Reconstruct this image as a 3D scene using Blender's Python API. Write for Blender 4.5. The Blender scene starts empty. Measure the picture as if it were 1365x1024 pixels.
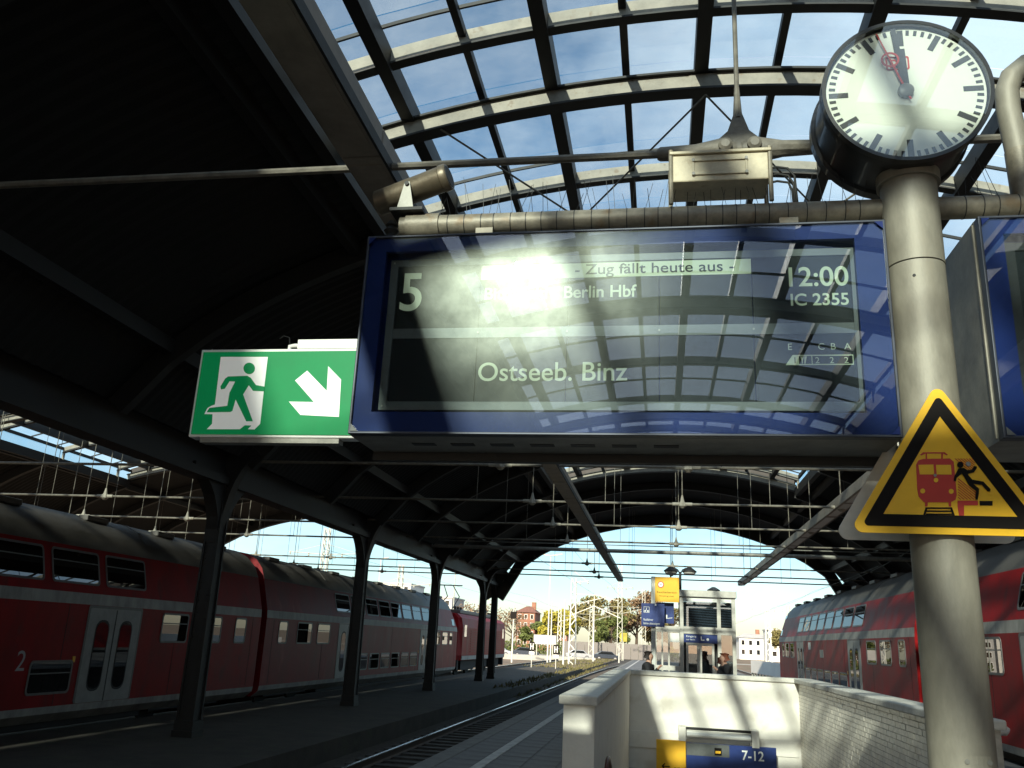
import bpy, bmesh, math, random
from mathutils import Vector, Matrix
random.seed(7)
R = math.radians
scn = bpy.context.scene
COL = scn.collection

# ------------------------------------------------------------------ camera, sky, sun, exposure
cam = bpy.data.objects.new('camera', bpy.data.cameras.new('camera'))
COL.objects.link(cam)
cam.data.sensor_width = 36.0
cam.data.lens = 36.0 * 1150 / 1365
cam.data.clip_start, cam.data.clip_end = 0.05, 3000
EYE = 1.70
cam.matrix_world = Matrix(((0.985709, 0.002794, 0.168434, 0.0), (0.162125, -0.287310, -0.944017, 0.0), (0.045755, 0.957834, -0.283657, EYE), (0, 0, 0, 1)))
scn.camera = cam

SUN_EL, SUN_AZ = 24.3, 9.8            # sun behind the camera, a little to its left
w = bpy.data.worlds.new('World'); scn.world = w; w.use_nodes = True
nt = w.node_tree; nt.nodes.clear()
wo = nt.nodes.new('ShaderNodeOutputWorld'); bg = nt.nodes.new('ShaderNodeBackground')
sky = nt.nodes.new('ShaderNodeTexSky'); sky.sky_type = 'NISHITA'; sky.sun_disc = False
sky.sun_elevation = R(SUN_EL); sky.sun_rotation = R(180 + SUN_AZ)
sky.air_density = 1.0; sky.dust_density = 0.5; sky.ozone_density = 3.0
tc = nt.nodes.new('ShaderNodeTexCoord')
mp = nt.nodes.new('ShaderNodeMapping'); mp.inputs['Scale'].default_value = (1.0, 1.0, 2.0); mp.inputs['Location'].default_value = (5.3, 2.1, 0.2)
nz = nt.nodes.new('ShaderNodeTexNoise'); nz.inputs['Scale'].default_value = 1.2; nz.inputs['Detail'].default_value = 7; nz.inputs['Roughness'].default_value = 0.58
cr = nt.nodes.new('ShaderNodeValToRGB'); cr.color_ramp.elements[0].position = 0.40; cr.color_ramp.elements[1].position = 0.66
mx = nt.nodes.new('ShaderNodeMix'); mx.data_type = 'RGBA'
mul = nt.nodes.new('ShaderNodeMath'); mul.operation = 'MULTIPLY'; mul.inputs[1].default_value = 0.75
nt.links.new(tc.outputs['Generated'], mp.inputs['Vector']); nt.links.new(mp.outputs['Vector'], nz.inputs['Vector'])
nt.links.new(nz.outputs['Fac'], cr.inputs['Fac']); nt.links.new(cr.outputs['Color'], mul.inputs[0]); nt.links.new(mul.outputs[0], mx.inputs['Factor'])
hs = nt.nodes.new('ShaderNodeHueSaturation'); hs.inputs['Hue'].default_value = 0.483; hs.inputs['Saturation'].default_value = 1.25; hs.inputs['Value'].default_value = 1.08
nt.links.new(sky.outputs['Color'], hs.inputs['Color']); nt.links.new(hs.outputs['Color'], mx.inputs['A']); mx.inputs['B'].default_value = (10.0, 10.9, 11.4, 1)
nt.links.new(mx.outputs['Result'], bg.inputs['Color']); bg.inputs['Strength'].default_value = 0.078
nt.links.new(bg.outputs[0], wo.inputs['Surface'])

sl = bpy.data.lights.new('sun', 'SUN'); sl.energy = 5.0; sl.angle = R(0.9); sl.color = (1.0, 0.89, 0.69)
so = bpy.data.objects.new('sun', sl); COL.objects.link(so)
sd = Vector((-math.sin(R(SUN_AZ)) * math.cos(R(SUN_EL)), -math.cos(R(SUN_AZ)) * math.cos(R(SUN_EL)), math.sin(R(SUN_EL))))
so.rotation_euler = sd.to_track_quat('Z', 'Y').to_euler(); so.location = sd * 60
vs = scn.view_settings
vs.view_transform = 'Standard'; vs.look = 'None'; vs.exposure = 0.9; vs.gamma = 1.0; vs.use_curve_mapping = False
scn.render.engine = 'CYCLES'
scn.cycles.max_bounces = 5; scn.cycles.diffuse_bounces = 2; scn.cycles.glossy_bounces = 3
scn.cycles.transparent_max_bounces = 14; scn.cycles.transmission_bounces = 4

# ------------------------------------------------------------------ materials
MATS = {}
def mat(name, col, rough=0.6, metal=0.0, var=0.25, scale=6.0, bump=0.0, bscale=None, spec=0.5, emit=None, stretch=None, coat=0.0, spots=None):
    """principled material: colour broken up by two noises, optional bump and darker spots"""
    m = bpy.data.materials.new(name); m.use_nodes = True
    t = m.node_tree; b = t.nodes['Principled BSDF']; L = t.links
    b.inputs['Metallic'].default_value = metal; b.inputs['Specular IOR Level'].default_value = spec
    b.inputs['Coat Weight'].default_value = coat
    if var > 0 or bump > 0:
        c = t.nodes.new('ShaderNodeTexCoord'); mpn = t.nodes.new('ShaderNodeMapping')
        if stretch: mpn.inputs['Scale'].default_value = stretch
        L.new(c.outputs['Object'], mpn.inputs['Vector'])
    if var > 0:
        n = t.nodes.new('ShaderNodeTexNoise'); n.inputs['Scale'].default_value = scale; n.inputs['Detail'].default_value = 8; n.inputs['Roughness'].default_value = 0.65
        L.new(mpn.outputs[0], n.inputs['Vector'])
        r = t.nodes.new('ShaderNodeValToRGB'); e = r.color_ramp.elements
        e[0].position = 0.32; e[1].position = 0.68
        e[0].color = tuple(max(0, x * (1 - var)) for x in col) + (1,); e[1].color = tuple(min(1, x * (1 + var * 0.6)) for x in col) + (1,)
        L.new(n.outputs['Fac'], r.inputs['Fac']); out = r.outputs['Color']
        if spots:
            n2 = t.nodes.new('ShaderNodeTexNoise'); n2.inputs['Scale'].default_value = spots[1]; n2.inputs['Detail'].default_value = 5
            L.new(mpn.outputs[0], n2.inputs['Vector'])
            r2 = t.nodes.new('ShaderNodeValToRGB'); r2.color_ramp.elements[0].position = spots[2]; r2.color_ramp.elements[1].position = spots[2] + 0.12
            L.new(n2.outputs['Fac'], r2.inputs['Fac'])
            x = t.nodes.new('ShaderNodeMix'); x.data_type = 'RGBA'; x.inputs['B'].default_value = tuple(spots[0]) + (1,)
            L.new(r2.outputs['Color'], x.inputs['Factor']); L.new(out, x.inputs['A']); out = x.outputs['Result']
        L.new(out, b.inputs['Base Color'])
        mr = t.nodes.new('ShaderNodeMapRange'); mr.inputs['To Min'].default_value = max(0.02, rough - 0.1); mr.inputs['To Max'].default_value = min(1, rough + 0.12)
        L.new(n.outputs['Fac'], mr.inputs['Value']); L.new(mr.outputs[0], b.inputs['Roughness'])
    else:
        b.inputs['Base Color'].default_value = tuple(col) + (1,); b.inputs['Roughness'].default_value = rough
    if bump > 0:
        n3 = t.nodes.new('ShaderNodeTexNoise'); n3.inputs['Scale'].default_value = bscale or scale * 6; n3.inputs['Detail'].default_value = 6
        L.new(mpn.outputs[0], n3.inputs['Vector'])
        bp = t.nodes.new('ShaderNodeBump'); bp.inputs['Strength'].default_value = bump; bp.inputs['Distance'].default_value = 0.02
        L.new(n3.outputs['Fac'], bp.inputs['Height']); L.new(bp.outputs[0], b.inputs['Normal'])
    if emit:
        b.inputs['Emission Color'].default_value = tuple(emit[0]) + (1,); b.inputs['Emission Strength'].default_value = emit[1]
    MATS[name] = m
    return m

def shader_mat(name):
    m = bpy.data.materials.new(name); m.use_nodes = True
    m.node_tree.nodes.clear(); MATS[name] = m
    return m, m.node_tree, m.node_tree.nodes.new('ShaderNodeOutputMaterial')

mat('steel_dark', (0.014, 0.0135, 0.0125), 0.6, 0.0, 0.35, 5, 0.1)
mat('steel_black', (0.010, 0.010, 0.010), 0.5, 0.0, 0.3, 5)
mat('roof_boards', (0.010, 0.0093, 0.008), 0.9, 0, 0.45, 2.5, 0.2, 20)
mat('rib_paint', (0.31, 0.28, 0.225), 0.6, 0.0, 0.35, 3, 0.12, 30, spots=((0.22, 0.17, 0.12), 9, 0.60))
mat('rod_paint', (0.17, 0.15, 0.118), 0.55, 0.0, 0.4, 9, 0.15, 60)
mat('trough_paint', (0.27, 0.225, 0.175), 0.55, 0.0, 0.3, 4, 0.05)
mat('galv', (0.285, 0.262, 0.210), 0.55, 0.15, 0.2, 14, 0.06, 120, stretch=(1, 1, 0.35), spots=((0.30, 0.27, 0.21), 4, 0.60))
mat('galv_pipe', (0.26, 0.23, 0.175), 0.5, 0.2, 0.4, 10, 0.08, 80, spots=((0.20, 0.14, 0.08), 7, 0.58))
mat('zinc_dull', (0.26, 0.25, 0.22), 0.5, 0.3, 0.3, 8, 0.05)
mat('box_cream', (0.55, 0.48, 0.33), 0.5, 0.0, 0.25, 8, 0.08, 60, spots=((0.30, 0.22, 0.12), 11, 0.62))
mat('sign_blue', (0.012, 0.035, 0.17), 0.35, 0, 0.15, 6)
mat('board_blue', (0.003, 0.018, 0.13), 0.5, 0, 0.12, 5, spec=0.2)
mat('board_frame', (0.05, 0.055, 0.07), 0.4, 0.5, 0.2, 8)
mat('lcd_dark', (0.0065, 0.009, 0.0105), 0.5, 0, 0.2, 20, spec=0.2)
mat('lcd_dark_b', (0.009, 0.011, 0.010), 0.5, 0, 0.2, 20, spec=0.2)
mat('lcd_frame', (0.105, 0.112, 0.11), 0.5, 0.2, 0.15, 20)
mat('lcd_lit', (0.36, 0.41, 0.29), 0.6, 0, 0, emit=((0.62, 0.72, 0.48), 0.10))
mat('white_plastic', (0.78, 0.77, 0.72), 0.45, 0, 0.06, 6)
mat('exit_green', (0.0, 0.19, 0.055), 0.45, 0, 0.16, 3, spec=0.2, emit=((0.0, 0.5, 0.15), 0.09))
mat('exit_white', (0.78, 0.78, 0.74), 0.45, 0, 0.05, 6, emit=((0.9, 0.92, 0.85), 0.12))
mat('sign_yellow', (0.86, 0.47, 0.003), 0.45, 0, 0.08, 5, spots=((0.70, 0.40, 0.01), 6, 0.63))
mat('orange_yellow', (0.86, 0.46, 0.012), 0.45, 0, 0.06, 5)
mat('print_black', (0.008, 0.006, 0.005), 0.6, 0, 0.1, 8, spec=0.12)
mat('print_red', (0.50, 0.022, 0.012), 0.45, 0, 0.08, 8)
mat('print_white', (0.8, 0.8, 0.78), 0.5, 0, 0)
mat('plate_back', (0.75, 0.70, 0.61), 0.5, 0.1, 0.15, 5)
mat('clock_black', (0.012, 0.012, 0.013), 0.35, 0, 0.2, 6, coat=0.3)
mat('clock_white', (0.74, 0.76, 0.68), 0.5, 0, 0.04, 4)
mat('clock_mark', (0.03, 0.032, 0.04), 0.5, 0, 0)
mat('clock_grey', (0.22, 0.22, 0.21), 0.35, 0.2, 0.1, 10)
mat('wall_cream', (0.80, 0.76, 0.68), 0.75, 0, 0.09, 2.2, 0.12, 30, spots=((0.68, 0.63, 0.54), 2.3, 0.60))
mat('brick_white', (0.74, 0.69, 0.59), 0.35, 0, 0.3, 5, 0.05)
mat('mortar', (0.52, 0.48, 0.41), 0.9, 0, 0.3, 9)
mat('cap_stone', (0.66, 0.63, 0.56), 0.75, 0, 0.18, 7, 0.25, 50)
mat('platform_paving', (0.13, 0.13, 0.135), 0.85, 0, 0.45, 1.6, 0.3, 30, spots=((0.07, 0.07, 0.07), 2.2, 0.60))
mat('paving_slab', (0.155, 0.152, 0.15), 0.8, 0, 0.35, 4, 0.3, 40, spots=((0.07, 0.065, 0.06), 3.2, 0.60))
mat('edge_white', (0.45, 0.44, 0.42), 0.8, 0, 0.3, 6, 0.1)
mat('kerb_stone', (0.17, 0.165, 0.155), 0.85, 0, 0.3, 5, 0.3)
mat('ballast', (0.060, 0.048, 0.038), 0.95, 0, 0.6, 9, 0.9, 22)
mat('low_platform', (0.05, 0.042, 0.032), 0.95, 0, 0.45, 1.5, 0.5, 25, spots=((0.05, 0.05, 0.03), 2.2, 0.55))
mat('ground_far', (0.20, 0.14, 0.095), 0.95, 0, 0.5, 0.2, 0.4, 5, spots=((0.08, 0.10, 0.04), 0.5, 0.57))
mat('rail_side', (0.07, 0.04, 0.025), 0.7, 0.3, 0.3, 9)
mat('rail_top', (0.75, 0.74, 0.72), 0.22, 1.0, 0.1, 9)
mat('sleeper', (0.07, 0.062, 0.055), 0.9, 0, 0.4, 7, 0.3)
mat('train_red', (0.25, 0.0035, 0.005), 0.5, 0, 0.3, 1.6, 0.03, 8, coat=0.0, spots=((0.16, 0.012, 0.012), 2.5, 0.60), stretch=(1, 1, 0.45), spec=0.12)
mat('train_pink', (0.21, 0.010, 0.012), 0.5, 0, 0.25, 1.3, 0.03, 8, spots=((0.26, 0.03, 0.03), 2.5, 0.60), stretch=(1, 1, 0.4), spec=0.15)
mat('train_stripe', (0.33, 0.315, 0.29), 0.6, 0, 0.4, 3, stretch=(1, 1, 0.4))
mat('train_roof', (0.10, 0.09, 0.08), 0.55, 0, 0.35, 1.6, 0.1, stretch=(1, 0.5, 1))
mat('train_under', (0.018, 0.016, 0.015), 0.8, 0, 0.3, 6)
mat('door_grey', (0.27, 0.265, 0.25), 0.5, 0, 0.2, 4)
mat('rubber', (0.02, 0.02, 0.02), 0.7, 0, 0.2, 8)
mat('window_frame', (0.14, 0.13, 0.125), 0.5, 0.2, 0.2, 8)
mat('speaker_bronze', (0.15, 0.12, 0.08), 0.4, 0.4, 0.3, 9, 0.05)
mat('reflection_grey', (0.45, 0.50, 0.58), 0.5, 0, 0.2, 6)  # pale tone of the roof reflection painted behind the lift glass
mat('lift_frame', (0.46, 0.44, 0.39), 0.45, 0.3, 0.15, 8)
mat('brown_leather', (0.10, 0.03, 0.015), 0.35, 0, 0.3, 8)
mat('skin', (0.52, 0.30, 0.21), 0.55, 0, 0.08, 12)
mat('cloth_black', (0.015, 0.015, 0.018), 0.85, 0, 0.3, 12, 0.3)
mat('cloth_grey', (0.22, 0.20, 0.18), 0.9, 0, 0.2, 14, 0.3)
mat('cloth_jeans', (0.04, 0.06, 0.13), 0.9, 0, 0.3, 14, 0.3)
mat('hair_dark', (0.018, 0.012, 0.009), 0.5, 0, 0.3, 30, 0.4)
mat('hair_auburn', (0.16, 0.045, 0.02), 0.5, 0, 0.3, 30, 0.4)
mat('brick_red', (0.27, 0.13, 0.085), 0.85, 0, 0.3, 1.2, 0.2)
mat('roof_tile_red', (0.24, 0.11, 0.08), 0.8, 0, 0.3, 1.5)
mat('plaster_white', (0.72, 0.70, 0.66), 0.85, 0, 0.1, 0.6)
mat('plaster_grey', (0.45, 0.44, 0.43), 0.85, 0, 0.15, 0.6)
mat('concrete', (0.42, 0.40, 0.36), 0.85, 0, 0.2, 2, 0.1)
mat('mast_grey', (0.42, 0.43, 0.38), 0.6, 0.2, 0.2, 4)
mat('mast_pale', (0.60, 0.60, 0.55), 0.6, 0.1, 0.15, 4)
mat('bark', (0.075, 0.055, 0.04), 0.9, 0, 0.3, 8, 0.4)
mat('leaf_green', (0.10, 0.125, 0.03), 0.7, 0, 0.5, 0.9)
mat('leaf_yellow', (0.33, 0.29, 0.035), 0.7, 0, 0.4, 0.9)
mat('leaf_brown', (0.21, 0.135, 0.075), 0.8, 0, 0.4, 0.9)
mat('leaf_olive', (0.17, 0.145, 0.05), 0.7, 0, 0.45, 0.9)
mat('grass', (0.13, 0.12, 0.045), 0.85, 0, 0.4, 1.5)
mat('car_silver', (0.45, 0.46, 0.48), 0.3, 0.5, 0.05, 4, coat=0.5)
mat('car_dark', (0.04, 0.05, 0.07), 0.3, 0.3, 0.05, 4, coat=0.5)
mat('lamp_lens', (0.55, 0.53, 0.48), 0.35, 0, 0.15, 8)
mat('dark_glass', (0.010, 0.012, 0.014), 0.04, 0, 0, spec=0.7)

# roof glazing: clear-ish, dusty wired glass; dust scatters sunlight
def glazing(name, base):
    m, t, o = shader_mat(name)
    tr = t.nodes.new('ShaderNodeBsdfTransparent'); tr.inputs[0].default_value = (0.68, 0.82, 0.90, 1)
    tl = t.nodes.new('ShaderNodeBsdfTranslucent'); tl.inputs[0].default_value = (0.60, 0.64, 0.66, 1)
    c = t.nodes.new('ShaderNodeTexCoord'); n = t.nodes.new('ShaderNodeTexNoise'); n.inputs['Scale'].default_value = 1.3; n.inputs['Detail'].default_value = 8
    n.inputs['Roughness'].default_value = 0.7
    oi = t.nodes.new('ShaderNodeObjectInfo')
    ad = t.nodes.new('ShaderNodeVectorMath'); t.links.new(c.outputs['Object'], ad.inputs[0]); t.links.new(oi.outputs['Location'], ad.inputs[1])
    t.links.new(ad.outputs[0], n.inputs['Vector'])
    mr = t.nodes.new('ShaderNodeMapRange'); mr.inputs['From Min'].default_value = 0.3; mr.inputs['From Max'].default_value = 0.75
    mr.inputs['To Min'].default_value = base * 0.55; mr.inputs['To Max'].default_value = base * 1.5
    t.links.new(n.outputs['Fac'], mr.inputs['Value'])
    m2 = t.nodes.new('ShaderNodeMath'); m2.operation = 'MULTIPLY_ADD'; m2.inputs[1].default_value = base * 0.8; 
    t.links.new(oi.outputs['Random'], m2.inputs[0]); t.links.new(mr.outputs[0], m2.inputs[2])
    mxs = t.nodes.new('ShaderNodeMixShader'); t.links.new(m2.outputs[0], mxs.inputs[0]); t.links.new(tr.outputs[0], mxs.inputs[1]); t.links.new(tl.outputs[0], mxs.inputs[2])
    gl = t.nodes.new('ShaderNodeBsdfGlossy'); gl.inputs['Roughness'].default_value = 0.05
    m3 = t.nodes.new('ShaderNodeMixShader'); m3.inputs[0].default_value = 0.04
    t.links.new(mxs.outputs[0], m3.inputs[1]); t.links.new(gl.outputs[0], m3.inputs[2]); t.links.new(m3.outputs[0], o.inputs[0])
glazing('roof_glass', 0.17)

def pane(name, tint, refl, haze=0.0, haze_rough=0.3, rough=0.0, gtint=(1, 1, 1)):
    """flat pane: see-through, mirror reflection, optional dusty lobe that blooms in sunlight"""
    m, t, o = shader_mat(name)
    tr = t.nodes.new('ShaderNodeBsdfTransparent'); tr.inputs[0].default_value = tuple(tint) + (1,)
    gl = t.nodes.new('ShaderNodeBsdfGlossy'); gl.inputs['Roughness'].default_value = rough; gl.inputs[0].default_value = tuple(gtint) + (1,)
    lw = t.nodes.new('ShaderNodeLayerWeight'); lw.inputs['Blend'].default_value = 0.25
    ma = t.nodes.new('ShaderNodeMath'); ma.operation = 'MULTIPLY_ADD'; ma.inputs[1].default_value = 0.35; ma.inputs[2].default_value = refl
    t.links.new(lw.outputs['Fresnel'], ma.inputs[0])
    a = t.nodes.new('ShaderNodeMixShader'); t.links.new(ma.outputs[0], a.inputs[0]); t.links.new(tr.outputs[0], a.inputs[1]); t.links.new(gl.outputs[0], a.inputs[2])
    last = a
    if haze > 0:
        g2 = t.nodes.new('ShaderNodeBsdfGlossy'); g2.inputs['Roughness'].default_value = haze_rough; g2.inputs[0].default_value = (0.95, 1.0, 0.85, 1); g2.distribution = 'BECKMANN'
        b = t.nodes.new('ShaderNodeMixShader'); dn = t.nodes.new('ShaderNodeTexNoise'); dn.inputs['Scale'].default_value = 5.0; dn.inputs['Detail'].default_value = 9; dn.inputs['Roughness'].default_value = 0.7
        dc = t.nodes.new('ShaderNodeTexCoord'); t.links.new(dc.outputs['Object'], dn.inputs['Vector'])
        dm = t.nodes.new('ShaderNodeMapRange'); dm.inputs['From Min'].default_value = 0.3; dm.inputs['From Max'].default_value = 0.7; dm.inputs['To Min'].default_value = haze * 0.6; dm.inputs['To Max'].default_value = haze * 1.4
        t.links.new(dn.outputs['Fac'], dm.inputs['Value']); t.links.new(dm.outputs[0], b.inputs[0])
        t.links.new(a.outputs[0], b.inputs[1]); t.links.new(g2.outputs[0], b.inputs[2]); last = b
    t.links.new(last.outputs[0], o.inputs[0])
pane('board_glass', (0.90, 0.94, 0.94), 0.045, 0.0045, 0.23, gtint=(0.96, 0.90, 1.0))
pane('clock_glass', (0.97, 0.98, 0.97), 0.06)
pane('lift_glass', (0.60, 0.65, 0.68), 0.16)
pane('train_glass', (0.06, 0.07, 0.075), 0.14)

# ------------------------------------------------------------------ mesh helpers
WLOC = {}
class MB:
    def __init__(s): s.v = []; s.f = []
    def add(s, vs, fs):
        n = len(s.v); s.v += [tuple(x) for x in vs]; s.f += [tuple(i + n for i in q) for q in fs]; return s
    def box(s, x0, y0, z0, x1, y1, z1):
        x0, x1 = min(x0, x1), max(x0, x1); y0, y1 = min(y0, y1), max(y0, y1); z0, z1 = min(z0, z1), max(z0, z1)
        return s.add([(x0, y0, z0), (x1, y0, z0), (x1, y1, z0), (x0, y1, z0), (x0, y0, z1), (x1, y0, z1), (x1, y1, z1), (x0, y1, z1)],
                     [(0, 3, 2, 1), (4, 5, 6, 7), (0, 1, 5, 4), (1, 2, 6, 5), (2, 3, 7, 6), (3, 0, 4, 7)])
    def beam(s, p, q, w, h, up=(0, 0, 1)):
        p, q = Vector(p), Vector(q); d = (q - p).normalized(); u = Vector(up)
        if abs(d.dot(u)) > 0.99: u = Vector((1, 0, 0))
        sx = d.cross(u).normalized() * w / 2; sy = sx.cross(d).normalized() * h / 2
        return s.add([p - sx - sy, p + sx - sy, p + sx + sy, p - sx + sy, q - sx - sy, q + sx - sy, q + sx + sy, q - sx + sy],
                     [(0, 3, 2, 1), (4, 5, 6, 7), (0, 1, 5, 4), (1, 2, 6, 5), (2, 3, 7, 6), (3, 0, 4, 7)])
    def path(s, pts, r, n=8, cap=True):
        pts = [Vector(p) for p in pts]; rr = r if isinstance(r, (list, tuple)) else [r] * len(pts); base = len(s.v); prev = None
        for i, p in enumerate(pts):
            d = (pts[min(i + 1, len(pts) - 1)] - pts[max(i - 1, 0)]).normalized()
            if prev is None:
                a = d.cross(Vector((0, 0, 1)));
                if a.length < 1e-3: a = d.cross(Vector((1, 0, 0)))
                a.normalize()
            else:
                a = (prev - d * prev.dot(d)).normalized()
            prev = a; b = d.cross(a)
            for k in range(n):
                t = 2 * math.pi * k / n; s.v.append(tuple(p + a * (math.cos(t) * rr[i]) + b * (math.sin(t) * rr[i])))
        for i in range(len(pts) - 1):
            for k in range(n):
                k2 = (k + 1) % n; s.f.append((base + i * n + k, base + i * n + k2, base + (i + 1) * n + k2, base + (i + 1) * n + k))
        if cap:
            s.f.append(tuple(base + k for k in range(n))[::-1]); e = base + (len(pts) - 1) * n; s.f.append(tuple(e + k for k in range(n)))
        return s
    def tube(s, p, q, r, n=8, r2=None): return s.path([p, q], [r, r if r2 is None else r2], n)
    def prism(s, poly, fn, d0, d1):
        n = len(poly); A = [fn(a, b, d0) for a, b in poly]; B = [fn(a, b, d1) for a, b in poly]
        return s.add(A + B, [tuple(range(n)), tuple(range(2 * n - 1, n - 1, -1))] + [(i, i + n, (i + 1) % n + n, (i + 1) % n) for i in range(n)])
    def lathe(s, prof, c, axis='Y', n=32):
        base = len(s.v); c = Vector(c)
        for r, h in prof:
            for k in range(n):
                t = 2 * math.pi * k / n; a, b = math.cos(t) * r, math.sin(t) * r
                s.v.append(tuple(c + Vector({'Y': (a, h, b), 'Z': (a, b, h), 'X': (h, a, b)}[axis])))
        for i in range(len(prof) - 1):
            for k in range(n):
                k2 = (k + 1) % n; s.f.append((base + i * n + k, base + i * n + k2, base + (i + 1) * n + k2, base + (i + 1) * n + k))
        s.f.append(tuple(base + k for k in range(n))); e = base + (len(prof) - 1) * n; s.f.append(tuple(e + k for k in range(n))[::-1])
        return s
    def band(s, pts, y0, y1, depth):
        """arch band: profile (x,z) swept along Y between y0 and y1, thickness depth towards the inside"""
        inn = []
        for i, (x, z) in enumerate(pts):
            a, b = pts[max(i - 1, 0)], pts[min(i + 1, len(pts) - 1)]; d = Vector((b[0] - a[0], b[1] - a[1])).normalized()
            inn.append((x + d.y * depth, z - d.x * depth))
        n = len(pts); vsx = []
        for y in (y0, y1): vsx += [(x, y, z) for x, z in pts] + [(x, y, z) for x, z in inn]
        fs = []
        for i in range(n - 1):
            fs += [(i, i + 1, n + i + 1, n + i), (2 * n + i, 3 * n + i, 3 * n + i + 1, 2 * n + i + 1), (i, 2 * n + i, 2 * n + i + 1, i + 1), (n + i, n + i + 1, 3 * n + i + 1, 3 * n + i)]
        fs += [(0, n, 3 * n, 2 * n), (n - 1, 3 * n - 1, 4 * n - 1, 2 * n - 1)]
        return s.add(vsx, fs)
    def build(s, name, m, parent=None, smooth=False, bevel=0, fix=True):
        off = WLOC.get(parent.name, Vector((0, 0, 0))) if parent else Vector((0, 0, 0))
        me = bpy.data.meshes.new(name); me.from_pydata([tuple(Vector(v) - off) for v in s.v], [], s.f); 
        if fix:
            b = bmesh.new(); b.from_mesh(me); bmesh.ops.recalc_face_normals(b, faces=b.faces); b.to_mesh(me); b.free()
        me.materials.append(MATS[m]); o = bpy.data.objects.new(name, me); COL.objects.link(o)
        if parent: o.parent = parent; WLOC[o.name] = off
        if smooth:
            me.polygons.foreach_set('use_smooth', [True] * len(me.polygons)); me.set_sharp_from_angle(angle=R(35))
        if bevel:
            bm_ = o.modifiers.new('bevel', 'BEVEL'); bm_.width = bevel; bm_.segments = 2; bm_.limit_method = 'ANGLE'
        return o
def tag(o, label=None, cat=None, group=None, kind=None):
    if label: o['label'] = label
    if cat: o['category'] = cat
    if group: o['group'] = group
    if kind: o['kind'] = kind
    return o
def thing(name, label, cat, loc=(0, 0, 0), group=None):
    o = bpy.data.objects.new(name, None); COL.objects.link(o); o.location = loc; o.empty_display_size = 0.2
    WLOC[o.name] = Vector(loc); return tag(o, label, cat, group)
def struct(name, mb, m, parent=None, **k):
    o = mb.build(name, m, parent, **k)
    if not parent: o['kind'] = 'structure'
    return o
def clone(o, parent=None, loc=None):
    c = o.copy(); COL.objects.link(c); c.parent = parent
    if loc is not None: c.location = loc
    return c
def clone_tree(o, parent=None):
    c = clone(o, parent)
    for ch in list(o.children): clone_tree(ch, c)
    return c
def XZ(a, b, d): return (a, d, b)
def flat(poly, y0, y1, name, m, parent): return MB().prism(poly, XZ, y0, y1).build(name, m, parent)
def rect(x0, z0, x1, z1): return [(x0, z0), (x1, z0), (x1, z1), (x0, z1)]
def ring_poly(cx, cz, r, n=24): return [(cx + r * math.cos(2 * math.pi * k / n), cz + r * math.sin(2 * math.pi * k / n)) for k in range(n)]
def rounded(poly, r, seg=5):
    out = []; n = len(poly)
    for i in range(n):
        p = Vector(poly[i]); a = (Vector(poly[i - 1]) - p).normalized(); b = (Vector(poly[(i + 1) % n]) - p).normalized()
        ang = a.angle(b); d = r / math.tan(ang / 2); c = p + (a + b).normalized() * (r / math.sin(ang / 2))
        s0, s1 = p + a * d - c, p + b * d - c; t0 = math.atan2(s0.y, s0.x); dt = (math.atan2(s1.y, s1.x) - t0 + math.pi) % (2 * math.pi) - math.pi
        out += [(c.x + r * math.cos(t0 + dt * k / seg), c.y + r * math.sin(t0 + dt * k / seg)) for k in range(seg + 1)]
    return out
def inset(poly, d):
    out = []; n = len(poly); ar = sum(poly[i][0] * poly[(i + 1) % n][1] - poly[(i + 1) % n][0] * poly[i][1] for i in range(n)); sg = 1 if ar > 0 else -1
    for i in range(n):
        p0, p1, p2 = Vector(poly[i - 1]), Vector(poly[i]), Vector(poly[(i + 1) % n])
        d1, d2 = (p1 - p0).normalized(), (p2 - p1).normalized(); n1 = Vector((-d1.y, d1.x)) * sg; n2 = Vector((-d2.y, d2.x)) * sg
        bi = (n1 + n2).normalized(); out.append(tuple(p1 + bi * d / max(0.2, bi.dot(n1))))
    return out
def frame_poly(mb, outer, inner, fn, d0, d1):
    n = len(outer); vsx = [fn(a, b, d) for d in (d0, d1) for q in (outer, inner) for a, b in q]; fs = []
    for i in range(n):
        j = (i + 1) % n
        fs += [(i, j, n + j, n + i), (2 * n + i, 3 * n + i, 3 * n + j, 2 * n + j), (i, 2 * n + i, 2 * n + j, j), (n + i, n + j, 3 * n + j, 3 * n + i)]
    return mb.add(vsx, fs)
def text(name, st, x, z, y, h, m, parent, width=None, fn=None, bold=0.0, thick=0.0015):
    """lettering as flat mesh, facing the camera side (-Y); x,z = lower left of the cap height box"""
    cu = bpy.data.curves.new('t', 'FONT'); cu.body = st; cu.size = h / 0.729; cu.offset = bold; cu.extrude = 0.0
    ob = bpy.data.objects.new('t', cu); COL.objects.link(ob)
    dg = bpy.context.evaluated_depsgraph_get(); dg.update(); me = bpy.data.meshes.new_from_object(ob.evaluated_get(dg))
    xs = [v.co.x for v in me.vertices]; x0, x1 = min(xs), max(xs); k = (width / (x1 - x0)) if width else 1.0
    off = WLOC.get(parent.name, Vector((0, 0, 0)))
    for v in me.vertices:
        a, b = (v.co.x - x0) * k, v.co.y
        v.co = Vector((x + a, y - thick, z + b) if fn is None else fn(a, b)) - off
    bpy.data.objects.remove(ob); bpy.data.curves.remove(cu)
    me.materials.clear(); me.materials.append(MATS[m]); o = bpy.data.objects.new(name, me); COL.objects.link(o); o.parent = parent
    return o

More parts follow.
